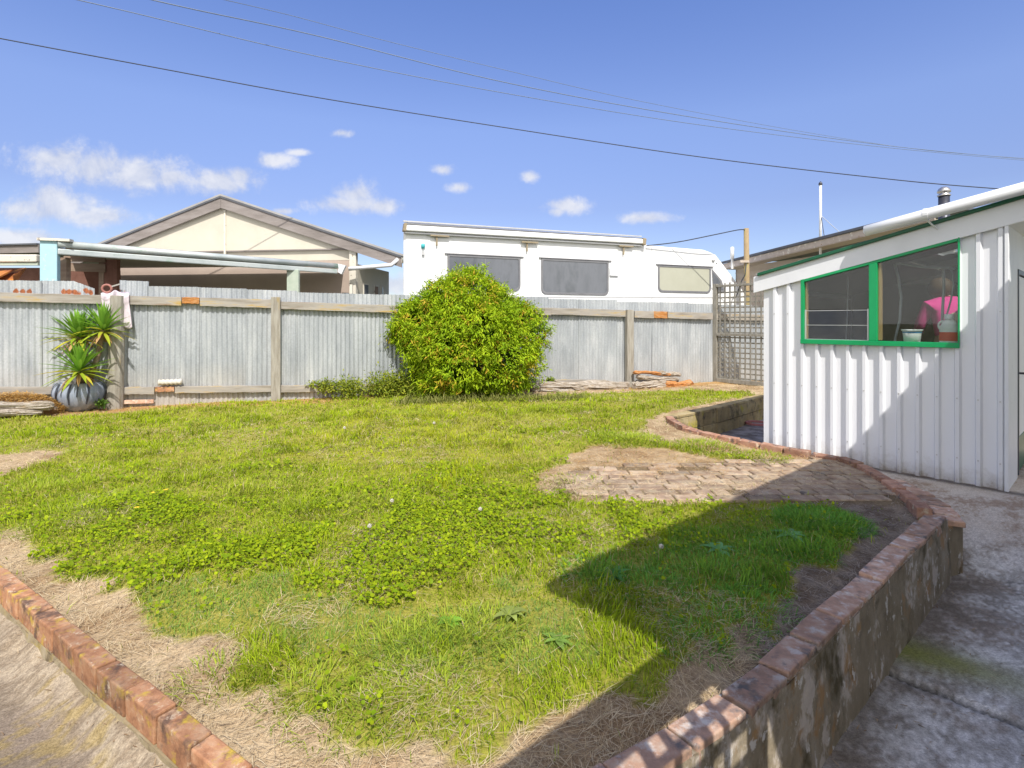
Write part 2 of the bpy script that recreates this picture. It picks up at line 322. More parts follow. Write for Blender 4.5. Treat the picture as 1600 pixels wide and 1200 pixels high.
BLUE = pxpoly([(205, 935), (330, 895), (480, 925), (640, 950), (830, 930), (900, 990), (980, 1040), (860, 1085), (600, 1050), (400, 1005), (250, 985)])
PAVE = [tuple(G(x, y)[:2]) for x, y in [(862, 768), (868, 752), (905, 732), (1000, 728), (1120, 724), (1200, 720), (1300, 716), (1338, 730), (1376, 752), (1418, 790), (1300, 788), (1180, 784), (1000, 783), (905, 779)]]

def lawn_z(X, Y):
    z = -.09 * sstep(8, 13, Y) * sstep(-4, 3, X) + (fbm(X, Y, 1.3, 3, 1) - .5) * .05 + (fbm(X, Y, 9, 3, 2) - .5) * .018
    z = z + .02 * sstep(.45, .7, fbm(X, Y, .6, 2, 4))
    return np.where(inpoly(X, Y, PAVE), .009 + (fbm(X, Y, 12, 3, 9) - .5) * .008, z)
def dist_path(X, Y, P):
    d = np.full(X.shape, 1e9)
    for (ax, ay), (bx, by) in zip(P[:-1], P[1:]):
        vx, vy = bx - ax, by - ay; L = vx * vx + vy * vy; t = np.clip(((X - ax) * vx + (Y - ay) * vy) / L, 0, 1)
        d = np.minimum(d, np.hypot(X - ax - t * vx, Y - ay - t * vy))
    return d
_lz = lawn_z
def lawn_z(X, Y):
    z = _lz(X, Y); e = 1 - sstep(.04, .30, np.minimum(dist_path(X, Y, WALLR), dist_path(X, Y, WALLL))); e2 = 1 - sstep(.05, .2, dist_path(X, Y, BLOCK))
    return np.where(inpoly(X, Y, PAVE), z, z * (1 - e) + (np.minimum(z, .0) * .5 - .022) * e - .02 * e2)
def zones(X, Y):
    w = .16; a = (fbm(X, Y, 5, 4, 3) - .5) * w * 2; b = (fbm(X, Y, 5, 4, 8) - .5) * w * 2
    x, y = X + a, Y + b
    green = inpoly(x, y, GREEN) & ~inpoly(x, y, DRYP)
    return dict(green=green, clov=inpoly(x + a, y + b, CLOV), lush=inpoly(x, y, LUSH), yell=inpoly(x + 2 * a, y + 2 * b, YELL), blue=inpoly(x + a, y + b, BLUE), pave=inpoly(X, Y, PAVE))

def sheet(name, x0, x1, y0, y1, st, inside, zf, cf, mat, kind='structure'):
    xs = np.arange(x0, x1 + st, st); ys = np.arange(y0, y1 + st, st); X, Y = np.meshgrid(xs, ys, indexing='ij')
    Z = zf(X, Y); C = cf(X, Y); ok = inside(X, Y); nx, ny = X.shape
    idx = np.arange(nx * ny).reshape(nx, ny); q = ok[:-1, :-1] | ok[1:, :-1] | ok[1:, 1:] | ok[:-1, 1:]
    T = np.stack([idx[:-1, :-1][q], idx[1:, :-1][q], idx[1:, 1:][q], idx[:-1, 1:][q]], 1)
    used = np.unique(T); mp = np.zeros(nx * ny, int); mp[used] = np.arange(len(used))
    V = np.stack([X.ravel(), Y.ravel(), Z.ravel()], 1)[used]
    o = npmesh(name, V, mp[T], C.reshape(-1, 3)[used], mat, smooth=True); o['kind'] = kind; return o
def cmix(a, b, t): t = t[..., None]; return a * (1 - t) + b * t
def A(*c): return np.array(c, float)

def soil_col(X, Y):
    n = fbm(X, Y, 3, 5, 5); m = fbm(X, Y, 14, 4, 6)
    dry = cmix(A(.36, .24, .13), A(.58, .44, .27), sstep(.35, .65, n * .6 + m * .4))
    grey = cmix(A(.16, .12, .09), A(.34, .28, .22), sstep(.3, .7, m))
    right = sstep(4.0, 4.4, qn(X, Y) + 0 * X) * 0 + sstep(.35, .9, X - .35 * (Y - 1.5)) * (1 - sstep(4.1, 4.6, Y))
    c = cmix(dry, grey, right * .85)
    z = zones(X, Y); g = z['green'].astype(float)
    c = cmix(c, cmix(A(.24, .26, .02), A(.42, .38, .06), m), g * .9)
    c = cmix(c, cmix(A(.12, .085, .05), A(.30, .22, .12), m), z['pave'] * .85)
    fen = FO.y + .39 * X - Y; mul = (1 - sstep(.3, .75, fen + (n - .5) * .4))
    c = cmix(c, cmix(A(.42, .22, .07), A(.56, .36, .16), m), mul * .9)
    return c
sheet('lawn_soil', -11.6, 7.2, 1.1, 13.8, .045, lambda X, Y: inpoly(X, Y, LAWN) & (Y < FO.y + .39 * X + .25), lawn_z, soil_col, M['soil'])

# concrete patio on the right (lower), rising as a ramp to the shed
def patio_joint(X, Y):      # joint between two concrete pours
    p = G(1375, 1045, -.43); return (X - p[0]) * .738 + (Y - p[1]) * .674 + (fbm(X, Y, 6, 3, 21) - .5) * .04
def patio_z(X, Y):
    q = qn(X, Y); z = -.43 + .235 * sstep(4.9, 6.2, q)
    jd = patio_joint(X, Y)
    z = z + .006 * sstep(-.03, .03, jd) - .02 * np.exp(-(jd / .02) ** 2)
    return z + (fbm(X, Y, 2, 3, 12) - .5) * .012
def dist_path(X, Y, P):
    d = np.full(X.shape, 1e9)
    for (ax, ay), (bx, by) in zip(P[:-1], P[1:]):
        vx, vy = bx - ax, by - ay; L = vx * vx + vy * vy; t = np.clip(((X - ax) * vx + (Y - ay) * vy) / L, 0, 1)
        d = np.minimum(d, np.hypot(X - ax - t * vx, Y - ay - t * vy))
    return d
def patio_col(X, Y):
    n = fbm(X, Y, 1.8, 5, 31); m = fbm(X, Y, 9, 3, 32) * .65 + .35 * RNG.random(X.shape); k = RNG.random(X.shape)
    c = cmix(A(.44, .415, .375), A(.78, .76, .72), sstep(.36, .66, n * .3 + m * .7))
    c = cmix(c, A(.31, .245, .185), sstep(.44, .68, fbm(X, Y, 3.4, 4, 34) * .8 + .2 * k) * .7)
    c = cmix(c, A(.8, .78, .75), sstep(.60, .70, m * .7 + k * .3) * .35)
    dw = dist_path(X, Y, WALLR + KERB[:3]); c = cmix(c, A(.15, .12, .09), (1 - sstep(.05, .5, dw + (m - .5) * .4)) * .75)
    jx, jy = G(1430, 1025, -.43)[:2]; moss = np.exp(-(((X - jx) * .8 + (Y - jy) * -.6) / .55) ** 2 - (((X - jx) * .6 + (Y - jy) * .8 - .03) / .14) ** 2)
    c = cmix(c, A(.24, .26, .05), np.clip(moss * (.5 + m), 0, 1) * .85)
    c = cmix(c, A(.07, .065, .05), np.exp(-(patio_joint(X, Y) / .016) ** 2) * .9); crk = np.abs(fbm(X, Y, 1.1, 4, 37) - .5); c = cmix(c, A(.12, .11, .10), (1 - sstep(.0, .006, crk)) * .7)
    up = sstep(5.0, 5.8, qn(X, Y)); c = cmix(c, cmix(A(.36, .25, .17), A(.6, .52, .43), sstep(.35, .6, m * .5 + n * .5)), up * .8)
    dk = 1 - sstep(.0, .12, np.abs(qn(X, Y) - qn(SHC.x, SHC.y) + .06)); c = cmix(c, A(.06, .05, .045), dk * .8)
    return c
PATIO = [(-1.2, -3), (-.3, 1.1)] + WALLR[1:] + KERB[:6] + [(3.1, 6.9), (4.0, 6.6), (9, 8.5), (9, -3)]
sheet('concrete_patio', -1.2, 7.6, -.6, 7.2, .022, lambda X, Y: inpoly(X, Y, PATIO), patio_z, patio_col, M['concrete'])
# path on the left
def path_z(X, Y):
    dw = dist_path(X, Y, WALLL); return -.19 + .085 * (1 - sstep(.04, .24, dw + (fbm(X, Y, 9, 3, 42) - .5) * .12)) + (fbm(X, Y, 3, 3, 41) - .5) * .006
def path_col(X, Y):
    n = fbm(X, Y, 4, 4, 51); m = fbm(X, Y, 13, 3, 52) * .6 + .4 * RNG.random(X.shape); dw = dist_path(X, Y, WALLL)
    c = cmix(A(.17, .135, .10), A(.26, .205, .155), sstep(.35, .65, n * .6 + m * .4))
    c = cmix(c, cmix(A(.27, .21, .145), A(.42, .345, .25), sstep(.35, .65, m)), (1 - sstep(.08, .42, dw + (n - .5) * .35)))
    c = cmix(c, A(.36, .26, .05), sstep(.50, .62, fbm(X, Y, 14, 2, 53) * .7 + .3 * RNG.random(X.shape)) * sstep(.46, .58, fbm(X, Y, 2.5, 3, 54)) * .4)
    return c
PATHL = [(-6.5, 5.6), (-7.6, 5.1), (-7.6, -.5), (-.3, -.5), (-.42, 1.2), WALLL[0], WALLL[1], WALLL[4], WALLL[4]]
sheet('left_path', -6.4, -.2, -.4, 5.6, .018, lambda X, Y: inpoly(X, Y, PATHL), path_z, path_col, M['path'])
# sunken floor between kerb and shed
def sunk_col(X, Y):
    m = fbm(X, Y, 9, 5, 61); return cmix(A(.16, .14, .13), A(.34, .32, .31), sstep(.35, .65, m))
SUNK = KERB[4:] + BLOCK[1:] + [(7.3, 10.6), (3.6, 5.9)]
sheet('sunken_floor', 2.0, 7.2, 5.3, 12.0, .06, lambda X, Y: inpoly(X, Y, SUNK), lambda X, Y: -.41 + (fbm(X, Y, 3, 3, 62) - .5) * .02, sunk_col, M['concrete'])
# the wide ground
gr = MB(); gr.quad((-400, -400, -.62), (400, -400, -.62), (400, 400, -.62), (-400, 400, -.62))
M['far_ground'] = pm('far_ground', [(.12, .13, .05), (.2, .2, .09), (.28, .25, .15)], .6, .95, bmp=.1)
tag(gr.build('ground', M['far_ground']), kind='structure')

# ------------------------------------------------------------------ brick courses
def resample(P, L):
    P = [Vector((p[0], p[1], 0)) for p in P]; seg = [(P[i + 1] - P[i]).length for i in range(len(P) - 1)]; tot = sum(seg)
    n = max(1, round(tot / L)); out = []
    for k in range(n + 1):
        s = tot * k / n; i = 0
        while i < len(seg) - 1 and s > seg[i]: s -= seg[i]; i += 1
        out.append(P[i].lerp(P[i + 1], min(1, s / seg[i])))
    return out
def brick_course(mb, P, w, z0, z1, L, gap=.012, jit=.004, skip=0):
    R = resample(P, L)
    for a, b in zip(R[:-1], R[1:]):
        if random.random() < skip: continue
        d = (b - a); l = d.length; d.normalize(); s = Vector((-d.y, d.x, 0)); j = lambda: random.uniform(-jit, jit)
        a2 = a + d * (gap / 2 + abs(j())) + s * j(); b2 = b - d * (gap / 2 + abs(j())) + s * j(); zt = z1 + j()
        vs = []
        for z in (z0, zt):
            for p, sd in ((a2, -1), (b2, -1), (b2, 1), (a2, 1)):
                vs.append(Vector((p.x, p.y, z)) + s * sd * w / 2 + Vector((j(), j(), j() if z == zt else 0)) * .8)
        mb.add(vs, [(0, 3, 2, 1), (4, 5, 6, 7), (0, 1, 5, 4), (1, 2, 6, 5), (2, 3, 7, 6), (3, 0, 4, 7)])
def core(mb, P, w, z0, z1, rough=.006, st=.04, batter=0):
    R = resample(P, st); n = len(R); zs = np.linspace(z0, z1, max(2, int((z1 - z0) / .04) + 1)); k = len(zs)
    for side in (-1, 1):
        base = len(mb.v)
        for i, p in enumerate(R):
            d = (R[min(i + 1, n - 1)] - R[max(i - 1, 0)]).normalized(); s = Vector((-d.y, d.x, 0)) * side
            for z in zs:
                r = float(fbm(np.array(p.x * 1.0 + z * 2), np.array(p.y + z), 7, 3, 71) - .5) * rough * 3 + (z1 - z) * batter
                q = p + s * (w / 2 + r); mb.v.append((q.x, q.y, z))
        for i in range(n - 1):
            for j in range(k - 1):
                a = base + i * k + j; f = (a, a + k, a + k + 1, a + 1); mb.f.append(f if side < 0 else f[::-1])
    for i in (0, n - 1):
        d = (R[1] - R[0] if i == 0 else R[-1] - R[-2]).normalized(); s = Vector((-d.y, d.x, 0)) * w / 2; p = R[i]
        mb.quad((p.x - s.x, p.y - s.y, z0), (p.x + s.x, p.y + s.y, z0), (p.x + s.x, p.y + s.y, z1), (p.x - s.x, p.y - s.y, z1))
    for a, b in zip(R[:-1], R[1:]):
        d = (b - a).normalized(); s = Vector((-d.y, d.x, 0)) * w / 2
        mb.quad((a.x - s.x, a.y - s.y, z1), (b.x - s.x, b.y - s.y, z1), (b.x + s.x, b.y + s.y, z1), (a.x + s.x, a.y + s.y, z1))

w = thing('retaining_wall', 'raised garden wall of rendered brick beside the shaded concrete patio, weathered brick coping', 'wall', (1.7, 2.7, -.43))
b = MB(); brick_course(b, WALLR, .116, -.055, .022, .285, .010, .006); b.build('brick_coping', M['brick_dark'], w, bevel=.006, seg=2)
b = MB(); core(b, WALLR, .124, -.6, .0, .005, batter=.05); b.build('rendered_face', M['render'], w, smooth=False)
M['brick_kerb'] = pm('brick_edging_clay', [(.24, .12, .08), (.38, .20, .13), (.48, .30, .21)], 9, .85, spots=[((.12, .09, .08), 12, .54, .66), ((.55, .46, .34), 15, .58, .7)], bmp=.6, bscale=45, island=.3, bd=.008)
w = thing('brick_edging', 'curved single row of orange brick edging from the paved patch to the sunken yard', 'edging', (3.2, 5.4, 0))
b = MB(); brick_course(b, KERB, .10, -.12, .055, .26, .012, .008); b.build('edging_brick', M['brick_kerb'], w, bevel=.008, seg=2)
b = MB(); core(b, KERB, .092, -.6, -.1, .004); b.build('footing', M['render'], w)
w = thing('lichen_brick_wall', 'low wall of upright orange bricks with yellow lichen along the left path', 'wall', (-1.7, 2.2, -.16))
b = MB(); LW = [tuple(Vector(p) + Vector((.018, -.028)) * -0) for p in WALLL]
off = Vector((d.y, -d.x)) * .036
if off.y > 0: off = -off
LW = [tuple(Vector(p) + off) for p in WALLL]
brick_course(b, LW, .075, -.10, .006, .236, .008, .003); b.build('upright_brick', M['brick'], w, bevel=.006, seg=2)
b = MB(); LW2 = [tuple(Vector(p) + off * 1.15) for p in WALLL]; core(b, LW2, .074, -.3, -.098, .006, batter=.12); b.build('mortar_footing', M['render_lichen'], w)
# block wall of the sunken yard
w = thing('block_wall', 'low mossy concrete block wall of the sunken yard left of the white shed', 'wall', (3.0, 8.4, -.41))
b = MB()
for r in range(2):
    brick_course(b, [tuple(Vector(p) + Vector((NN.x * .19 * (r % 2), NN.y * .19 * (r % 2)))) if 0 < i < 3 else p for i, p in enumerate(BLOCK)], .15, -.42 + .2 * r, -.23 + .2 * r, .39, .006, .003)
b.build('block', M['block'], w, bevel=.006)
b = MB(); brick_course(b, BLOCK, .17, -.028, .012, 1.1, .004, .004); b.build('capping', M['concrete'] if 0 else M['block'], w, bevel=.006)
b = MB(); core(b, BLOCK, .13, -.6, -.03, .001); b.build('mortar_core', M['render_lichen'], w)
# brick step outside the kerb corner
w = thing('brick_step', 'short brick step at the outer end of the garden wall beside the ramp', 'step', (3.15, 3.95, -.43))
b = MB(); poly = [(2.985, 3.77), (3.20, 3.86), (3.36, 4.25), (3.42, 4.75), (3.30, 4.82), (3.24, 4.35), (3.12, 4.05)]
b.prism([(x, y, -.6) for x, y in poly], (0, 0, .525)); b.build('step_body', M['render'], w)
b = MB(); brick_course(b, [(3.075, 3.80), (3.23, 4.1), (3.32, 4.45), (3.36, 4.8)], .15, -.075, -.03, .115, .008, .004); b.build('step_brick', M['brick_dark'], w, bevel=.005)

# ------------------------------------------------------------------ brick paving
b = MB(); L, W = .272, .136; y = 4.08; row = 0
while y < 5.45:
    x = .15 + (row % 2) * .068; kind = row % 3
    while x < 3.7:
        pieces = [(x, y, L, W)]
        if kind == 1 and random.random() < .5: pieces = [(x, y, L / 2, W), (x + L / 2, y, L / 2, W)]
        for (a, c, l, ww) in pieces:
            cx, cy = a + l / 2, c + ww / 2
            if inpoly(np.array([cx]), np.array([cy]), PAVE)[0] and random.random() > .02:
                j = lambda s=.004: random.uniform(-s, s); g = .0085; rot = j(.012); zt = .020 + j(.002)
                vs = []
                for z in (-.06, zt):
                    for sx, sy in ((-1, -1), (1, -1), (1, 1), (-1, 1)):
                        dx = sx * (l / 2 - g); dy = sy * (ww / 2 - g); vs.append((cx + dx - dy * rot + j(), cy + dy + dx * rot + j(), z + (j(.0015) if z > 0 else 0)))
                b.add(vs, [(0, 3, 2, 1), (4, 5, 6, 7), (0, 1, 5, 4), (1, 2, 6, 5), (2, 3, 7, 6), (3, 0, 4, 7)])
        x += L
    y += W; row += 1
tag(b.build('brick_paving', M['paver'], bevel=.006), kind='structure')

# ------------------------------------------------------------------ grass, clover, straw
def scatter(x0, x1, y0, y1, dens):
    """uniform points in a trapezoid that widens with depth"""
    n = int((y1 - y0) * (x1 - x0) * dens); return RNG.uniform(x0, x1, n), RNG.uniform(y0, y1, n)
BANDS = [(1.25, 2.6, 7500), (2.6, 4.0, 5200), (4.0, 6.0, 3200), (6.0, 8.5, 1900), (8.5, 13.0, 1100)]
def band_pts(mult=1.0):
    xs = []; ys = []; sc = []
    for y0, y1, dn in BANDS:
        xm = y1 * 1.02 + .5; x, y = scatter(-xm, xm, y0, y1, dn * mult); ok = (np.abs(x) < y * 1.02 + .5)
        xs.append(x[ok]); ys.append(y[ok]); sc.append(np.full(ok.sum(), math.sqrt(7500 / dn)))
    x, y, s = map(np.concatenate, (xs, ys, sc)); ok = inpoly(x, y, LAWN) & (y < FO.y + .39 * x - .12)
    return x[ok], y[ok], s[ok]
def blades(x, y, z, h, w, lean, ang, col, tipcol, droop=.35):
    n = len(x); ca, sa = np.cos(ang), np.sin(ang); fa = ang + np.pi / 2 + RNG.normal(0, .5, n); wx, wy = np.cos(fa) * w / 2, np.sin(fa) * w / 2
    P = np.stack([x, y, z], 1); l1 = h * .55; l2 = h * .5
    m = P + np.stack([ca * l1 * np.sin(lean), sa * l1 * np.sin(lean), l1 * np.cos(lean)], 1); le2 = lean + droop + (lean * .4 if droop > .15 else 0)
    t = m + np.stack([ca * l2 * np.sin(le2), sa * l2 * np.sin(le2), np.maximum(l2 * np.cos(le2), -z * 0 - l1 * np.cos(lean) * .8)], 1)
    W = np.stack([wx, wy, wx * 0], 1)
    V = np.stack([P - W, P + W, m - W * .8, m + W * .8, t], 1).reshape(-1, 3)
    b = (np.arange(n) * 5)[:, None]; T = np.concatenate([b + np.array([[0, 1, 3]]), b + np.array([[0, 3, 2]]), b + np.array([[2, 3, 4]])])
    mid = (col + tipcol) / 2; C = np.stack([col * .8, col * .8, mid, mid, tipcol], 1).reshape(-1, 3)
    return V, T, C
def cat(parts):
    o = 0; Vs = []; Ts = []; Cs = []
    for V, T, C in parts: Vs.append(V); Ts.append(T + o); Cs.append(C); o += len(V)
    return np.concatenate(Vs), np.concatenate(Ts), np.concatenate(Cs)

x, y, s = band_pts(1.0); z = lawn_z(x, y); Z = zones(x, y); cl = fbm(x, y, 3.5, 4, 81); cl2 = fbm(x, y, 11, 3, 82); big = fbm(x, y, .9, 3, 83)
dens = np.where(Z['green'], .80 + .35 * (cl2 - .5), .012)
dens = np.where(Z['green'] & Z['clov'], .66, dens); dens = np.where(Z['blue'] & Z['green'], 1.0, dens)
dens = np.where(Z['green'] & (y < 2.6), dens * (.45 + .75 * sstep(.35, .6, cl)), dens); dens *= np.where(Z['pave'], .25, 1)
dens = np.where(Z['green'] & ~Z['clov'], dens * (.55 + .6 * sstep(.3, .6, big * .5 + cl * .5)), dens)
k = RNG.random(len(x)) < dens; x, y, z, s, cl, cl2, big = (a[k] for a in (x, y, z, s, cl, cl2, big)); Z = {q: v[k] for q, v in Z.items()}; n = len(x)
h = (.020 + .030 * RNG.random(n) + .035 * sstep(.5, .72, cl)) * (1 + .12 * s); w = .0034 * s ** 1.1 * (.8 + .5 * RNG.random(n))
h = np.where(Z['blue'], h * .75, h); w = np.where(Z['blue'], w * .7, w); lu = Z['lush'] & (cl > .42); h = np.where(lu, h * 1.15, h)
tuft = G(1285, 822); tm = np.exp(-((x - tuft.x) ** 2 + (y - tuft.y) ** 2) / .11); h = h * (1 + .35 * tm)
kb = [G(1120, 702), G(990, 690), G(1060, 700), G(1190, 715)]
ang = fbm(x, y, 2.5, 3, 84) * 14 + RNG.normal(0, 1.1, n); lean = np.abs(RNG.normal(.55, .35, n)); lean = np.where(lu, lean * .6, lean)
c0 = cmix(A(.16, .245, .010), A(.40, .49, .02), np.clip(cl2 + RNG.normal(0, .18, n), 0, 1))
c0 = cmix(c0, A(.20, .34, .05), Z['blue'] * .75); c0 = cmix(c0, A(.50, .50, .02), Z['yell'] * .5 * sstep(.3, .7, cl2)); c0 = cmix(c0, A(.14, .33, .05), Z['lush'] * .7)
c0 = cmix(c0, A(.50, .48, .09), sstep(.55, .75, big) * .45 * (1 - Z['lush']))
dead = RNG.random(n) < np.where(Z['lush'], .04, .07); c0[dead] = A(.50, .41, .22) * (.7 + .5 * RNG.random((dead.sum(), 1)))
c0 *= (.75 + .5 * RNG.random((n, 1))); g1 = blades(x, y, z - .004, h, w, lean, ang, c0, c0 * 1.15)
# second pass: short dense blades filling the near lawn
xm = 5.0; x, y = scatter(-xm, xm, 1.3, 5.2, 5200); ok = (np.abs(x) < y * 1.02 + .4) & inpoly(x, y, LAWN); x, y = x[ok], y[ok]; Z = zones(x, y)
k = Z['green'] & (RNG.random(len(x)) < np.where(Z['blue'], 1.0, .62)); x, y = x[k], y[k]; Z = {q: v[k] for q, v in Z.items()}; n = len(x); cl2 = fbm(x, y, 8, 3, 182)
c0 = cmix(A(.16, .255, .010), A(.39, .49, .02), np.clip(cl2 + RNG.normal(0, .2, n), 0, 1)); c0 = cmix(c0, A(.19, .33, .08), Z['blue'] * .8); c0 = cmix(c0, A(.14, .33, .05), Z['lush'] * .7)
dead = RNG.random(n) < .08; c0[dead] = A(.58, .48, .18)
g0 = blades(x, y, lawn_z(x, y) - .003, .018 + .03 * RNG.random(n), .0026 * (.8 + .5 * RNG.random(n)) * np.sqrt(np.maximum(1, y / 2.5)), np.abs(RNG.normal(.6, .4, n)), RNG.uniform(0, 6.28, n), c0, c0 * 1.2)
# taller tussocks of coarse grass
tc = [g0]; 
for px, py, r, cnt, hh in [(500, 800, .35, 900, .13), (620, 790, .2, 400, .1), (150, 800, .5, 1200, .14), (60, 770, .4, 800, .13), (700, 1000, .25, 600, .13), (620, 1010, .2, 420, .13), (760, 985, .18, 380, .13), (640, 1085, .25, 500, .11), (850, 1050, .2, 300, .09), (480, 1080, .18, 300, .11), (560, 1110, .22, 320, .1), (340, 1050, .15, 200, .12), (1285, 815, .30, 2400, .12), (1240, 860, .25, 1100, .10), (1150, 880, .3, 700, .09), (1010, 930, .25, 600, .11), (1100, 900, .3, 700, .11), (930, 900, .2, 400, .1),
                           (900, 760, .3, 400, .08), (980, 690, .45, 1300, .12), (1100, 700, .35, 1000, .12), (1190, 715, .28, 700, .11), (200, 790, .4, 700, .11), (420, 770, .4, 700, .1), (860, 640, .5, 600, .12), (640, 650, .5, 600, .12), (350, 660, .6, 700, .12), (1080, 1010, .16, 260, .1), (1180, 950, .2, 500, .1), (1130, 985, .2, 400, .09)]:
    p = G(px, py); a = RNG.uniform(0, 2 * np.pi, cnt); rr = r * np.sqrt(RNG.random(cnt)); xx = p.x + rr * np.cos(a); yy = p.y + rr * np.sin(a)
    zz = lawn_z(xx, yy); sc = max(1, p.y / 3.2); hs = hh * .66 * (.4 + .65 * RNG.random(cnt)); ln = np.abs(RNG.normal(.5, .3, cnt)) + rr / r * .4
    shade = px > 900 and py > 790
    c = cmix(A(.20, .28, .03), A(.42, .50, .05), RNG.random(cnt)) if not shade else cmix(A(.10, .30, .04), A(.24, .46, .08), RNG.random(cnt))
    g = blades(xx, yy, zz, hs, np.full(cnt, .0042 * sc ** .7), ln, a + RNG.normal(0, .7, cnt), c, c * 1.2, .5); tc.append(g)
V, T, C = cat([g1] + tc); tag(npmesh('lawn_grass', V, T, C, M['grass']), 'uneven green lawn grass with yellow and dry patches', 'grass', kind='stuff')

# clover and round-leaved weeds
x, y, s = band_pts(.80); Z = zones(x, y); cl = fbm(x, y, 3.2, 4, 91)
pr = np.where(Z['clov'] & Z['green'], .12 + .95 * sstep(.38, .56, cl), np.where(Z['green'], (.03 + .45 * sstep(.60, .70, cl)) * np.where(y < 2.8, .35, 1), 0.0)); pr = np.where(Z['blue'], pr * .12, pr); pr = np.where(y > 6, pr * .5, pr)
k = RNG.random(len(x)) < pr; x, y, s, cl = x[k], y[k], s[k], cl[k]; n = len(x)
def discs(x, y, z, r, tilt, col, m=6, cup=.18):
    n = len(x); a0 = RNG.uniform(0, 6.28, n); ta = RNG.uniform(0, 6.28, n) * .5 - 2.2; nx = np.sin(tilt) * np.cos(ta); ny = np.sin(tilt) * np.sin(ta); nz = np.cos(tilt)
    Nn = np.stack([nx, ny, nz], 1); ref = np.stack([np.cos(a0), np.sin(a0), a0 * 0], 1); e1 = ref - Nn * (ref * Nn).sum(1)[:, None]; e1 /= np.linalg.norm(e1, axis=1)[:, None]; e2 = np.cross(Nn, e1)
    P = np.stack([x, y, z], 1); vs = [P - Nn * (r * cup)[:, None]]
    for i in range(m):
        t = 2 * math.pi * i / m; rad = r * (.92 + .16 * RNG.random(n)) * (.72 if i == 0 else 1); vs.append(P + e1 * (np.cos(t) * rad)[:, None] + e2 * (np.sin(t) * rad)[:, None])
    V = np.stack(vs, 1).reshape(-1, 3); b = (np.arange(n) * (m + 1))[:, None]
    T = np.concatenate([b + np.array([[0, 1 + i, 1 + (i + 1) % m]]) for i in range(m)]); C = np.repeat(col, m + 1, axis=0); return V, T, C
z = lawn_z(x, y) + .012 + .035 * RNG.random(n) + .02 * cl; r = (.0045 + .0075 * RNG.random(n) ** 1.4) * s ** .6
col = cmix(A(.17, .27, .006), A(.38, .46, .010), RNG.random(n) ** 1.2) * (.8 + .35 * RNG.random((n, 1)))
V, T, C = discs(x, y, z, r, np.abs(RNG.normal(.42, .35, n)), col); tag(npmesh('clover_patch', V, T, C, M['leaf']), 'bright green round leaved clover spreading across the middle of the lawn', 'clover', kind='stuff')

# straw and dead grass lying on the dry soil
x, y, s = band_pts(1.25); Z = zones(x, y); fen = FO.y + .39 * x - y
pr = np.where(Z['green'], .04 + .36 * (fbm(x, y, 1.5, 4, 131) > .58) * ~Z['lush'], .70); pr = np.where(Z['pave'], .20 + .5 * (fbm(x, y, 5, 3, 97) > .52) * (x < 2.2), pr); k = RNG.random(len(x)) < pr; x, y, s, fen = x[k], y[k], s[k], fen[k]; Zs = zones(x, y); n = len(x)
l = .025 + .06 * RNG.random(n); a = fbm(x, y, 4, 2, 98) * 12 + RNG.normal(0, .9, n); z = lawn_z(x, y) + .003 + .012 * RNG.random(n) + np.where(Zs['pave'], .014, 0)
col = cmix(A(.48, .34, .17), A(.84, .70, .46), RNG.random(n)); orange = (fen < .9) | ((y > 4.6) & (y < 6) & (x > .2))
col = np.where(orange[:, None] & (RNG.random((n, 1)) < .6), cmix(A(.45, .24, .07), A(.68, .46, .2), RNG.random(n)), col)
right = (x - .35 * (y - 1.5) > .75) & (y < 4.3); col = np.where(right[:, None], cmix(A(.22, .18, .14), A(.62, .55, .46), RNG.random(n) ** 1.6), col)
g = blades(x, y, z + .004, l, .0017 * s ** 1.15 * (.6 + .8 * RNG.random(n)), np.abs(RNG.normal(1.42, .12, n)), a, col, col, .06)
tag(npmesh('dry_straw', *g, M['straw']), 'pale dry straw and dead grass lying along the brick edges', 'straw', kind='stuff')
# straw mulch heap at the far left behind the log
hp = MB(); cx, cy = FP(20, 612, .36)[:2]
n = 22000; a = RNG.uniform(-1.8, .62, n); t = RNG.uniform(-.26, .28, n); hz = .36 * np.clip(1 - np.maximum(a / .66, 0) ** 2 - (t / .3) ** 2, 0, 1) ** .6
X = cx + FD.x * a + FNORM.x * t; Y = cy + FD.y * a + FNORM.y * t; c = cmix(A(.45, .24, .05), A(.72, .48, .18), RNG.random(n))
g = blades(X, Y, hz * RNG.random(n) ** .2 - .02, .03 + .05 * RNG.random(n), np.full(n, .007), np.abs(RNG.normal(1.35, .2, n)), RNG.uniform(0, 6.28, n), c, c, .1)
tag(npmesh('straw_mulch', *g, M['straw']), 'orange straw mulch heap behind the split log at the left fence', 'mulch', kind='stuff')
# litter on the patio and the left path
n = 5200; X = RNG.uniform(.6, 5.2, n); Y = RNG.uniform(.9, 5.6, n); X2 = RNG.uniform(-3.2, -.6, 2600); Y2 = RNG.uniform(1.2, 3.6, 2600)
ok = inpoly(X, Y, PATIO) & (qn(X, Y) < 6.6) & (RNG.random(n) < .15 + np.exp(-dist_path(X, Y, WALLR) * 5) + (qn(X, Y) > 5) * .5); X, Y = X[ok], Y[ok]; zz = patio_z(X, Y)
ok2 = inpoly(X2, Y2, PATHL) & (RNG.random(2600) < np.exp(-(dist_path(X2, Y2, WALLL) - .05) * 9)); X2, Y2 = X2[ok2], Y2[ok2]
x = np.concatenate([X, X2]); y = np.concatenate([Y, Y2]); z = np.concatenate([zz, path_z(X2, Y2)]) + .004; n = len(x)
c = cmix(A(.18, .10, .05), A(.55, .43, .28), RNG.random(n)); g = blades(x, y, z, .01 + .03 * RNG.random(n), .002 + .004 * RNG.random(n), np.abs(RNG.normal(1.45, .1, n)), RNG.uniform(0, 6.28, n), c, c, .1)
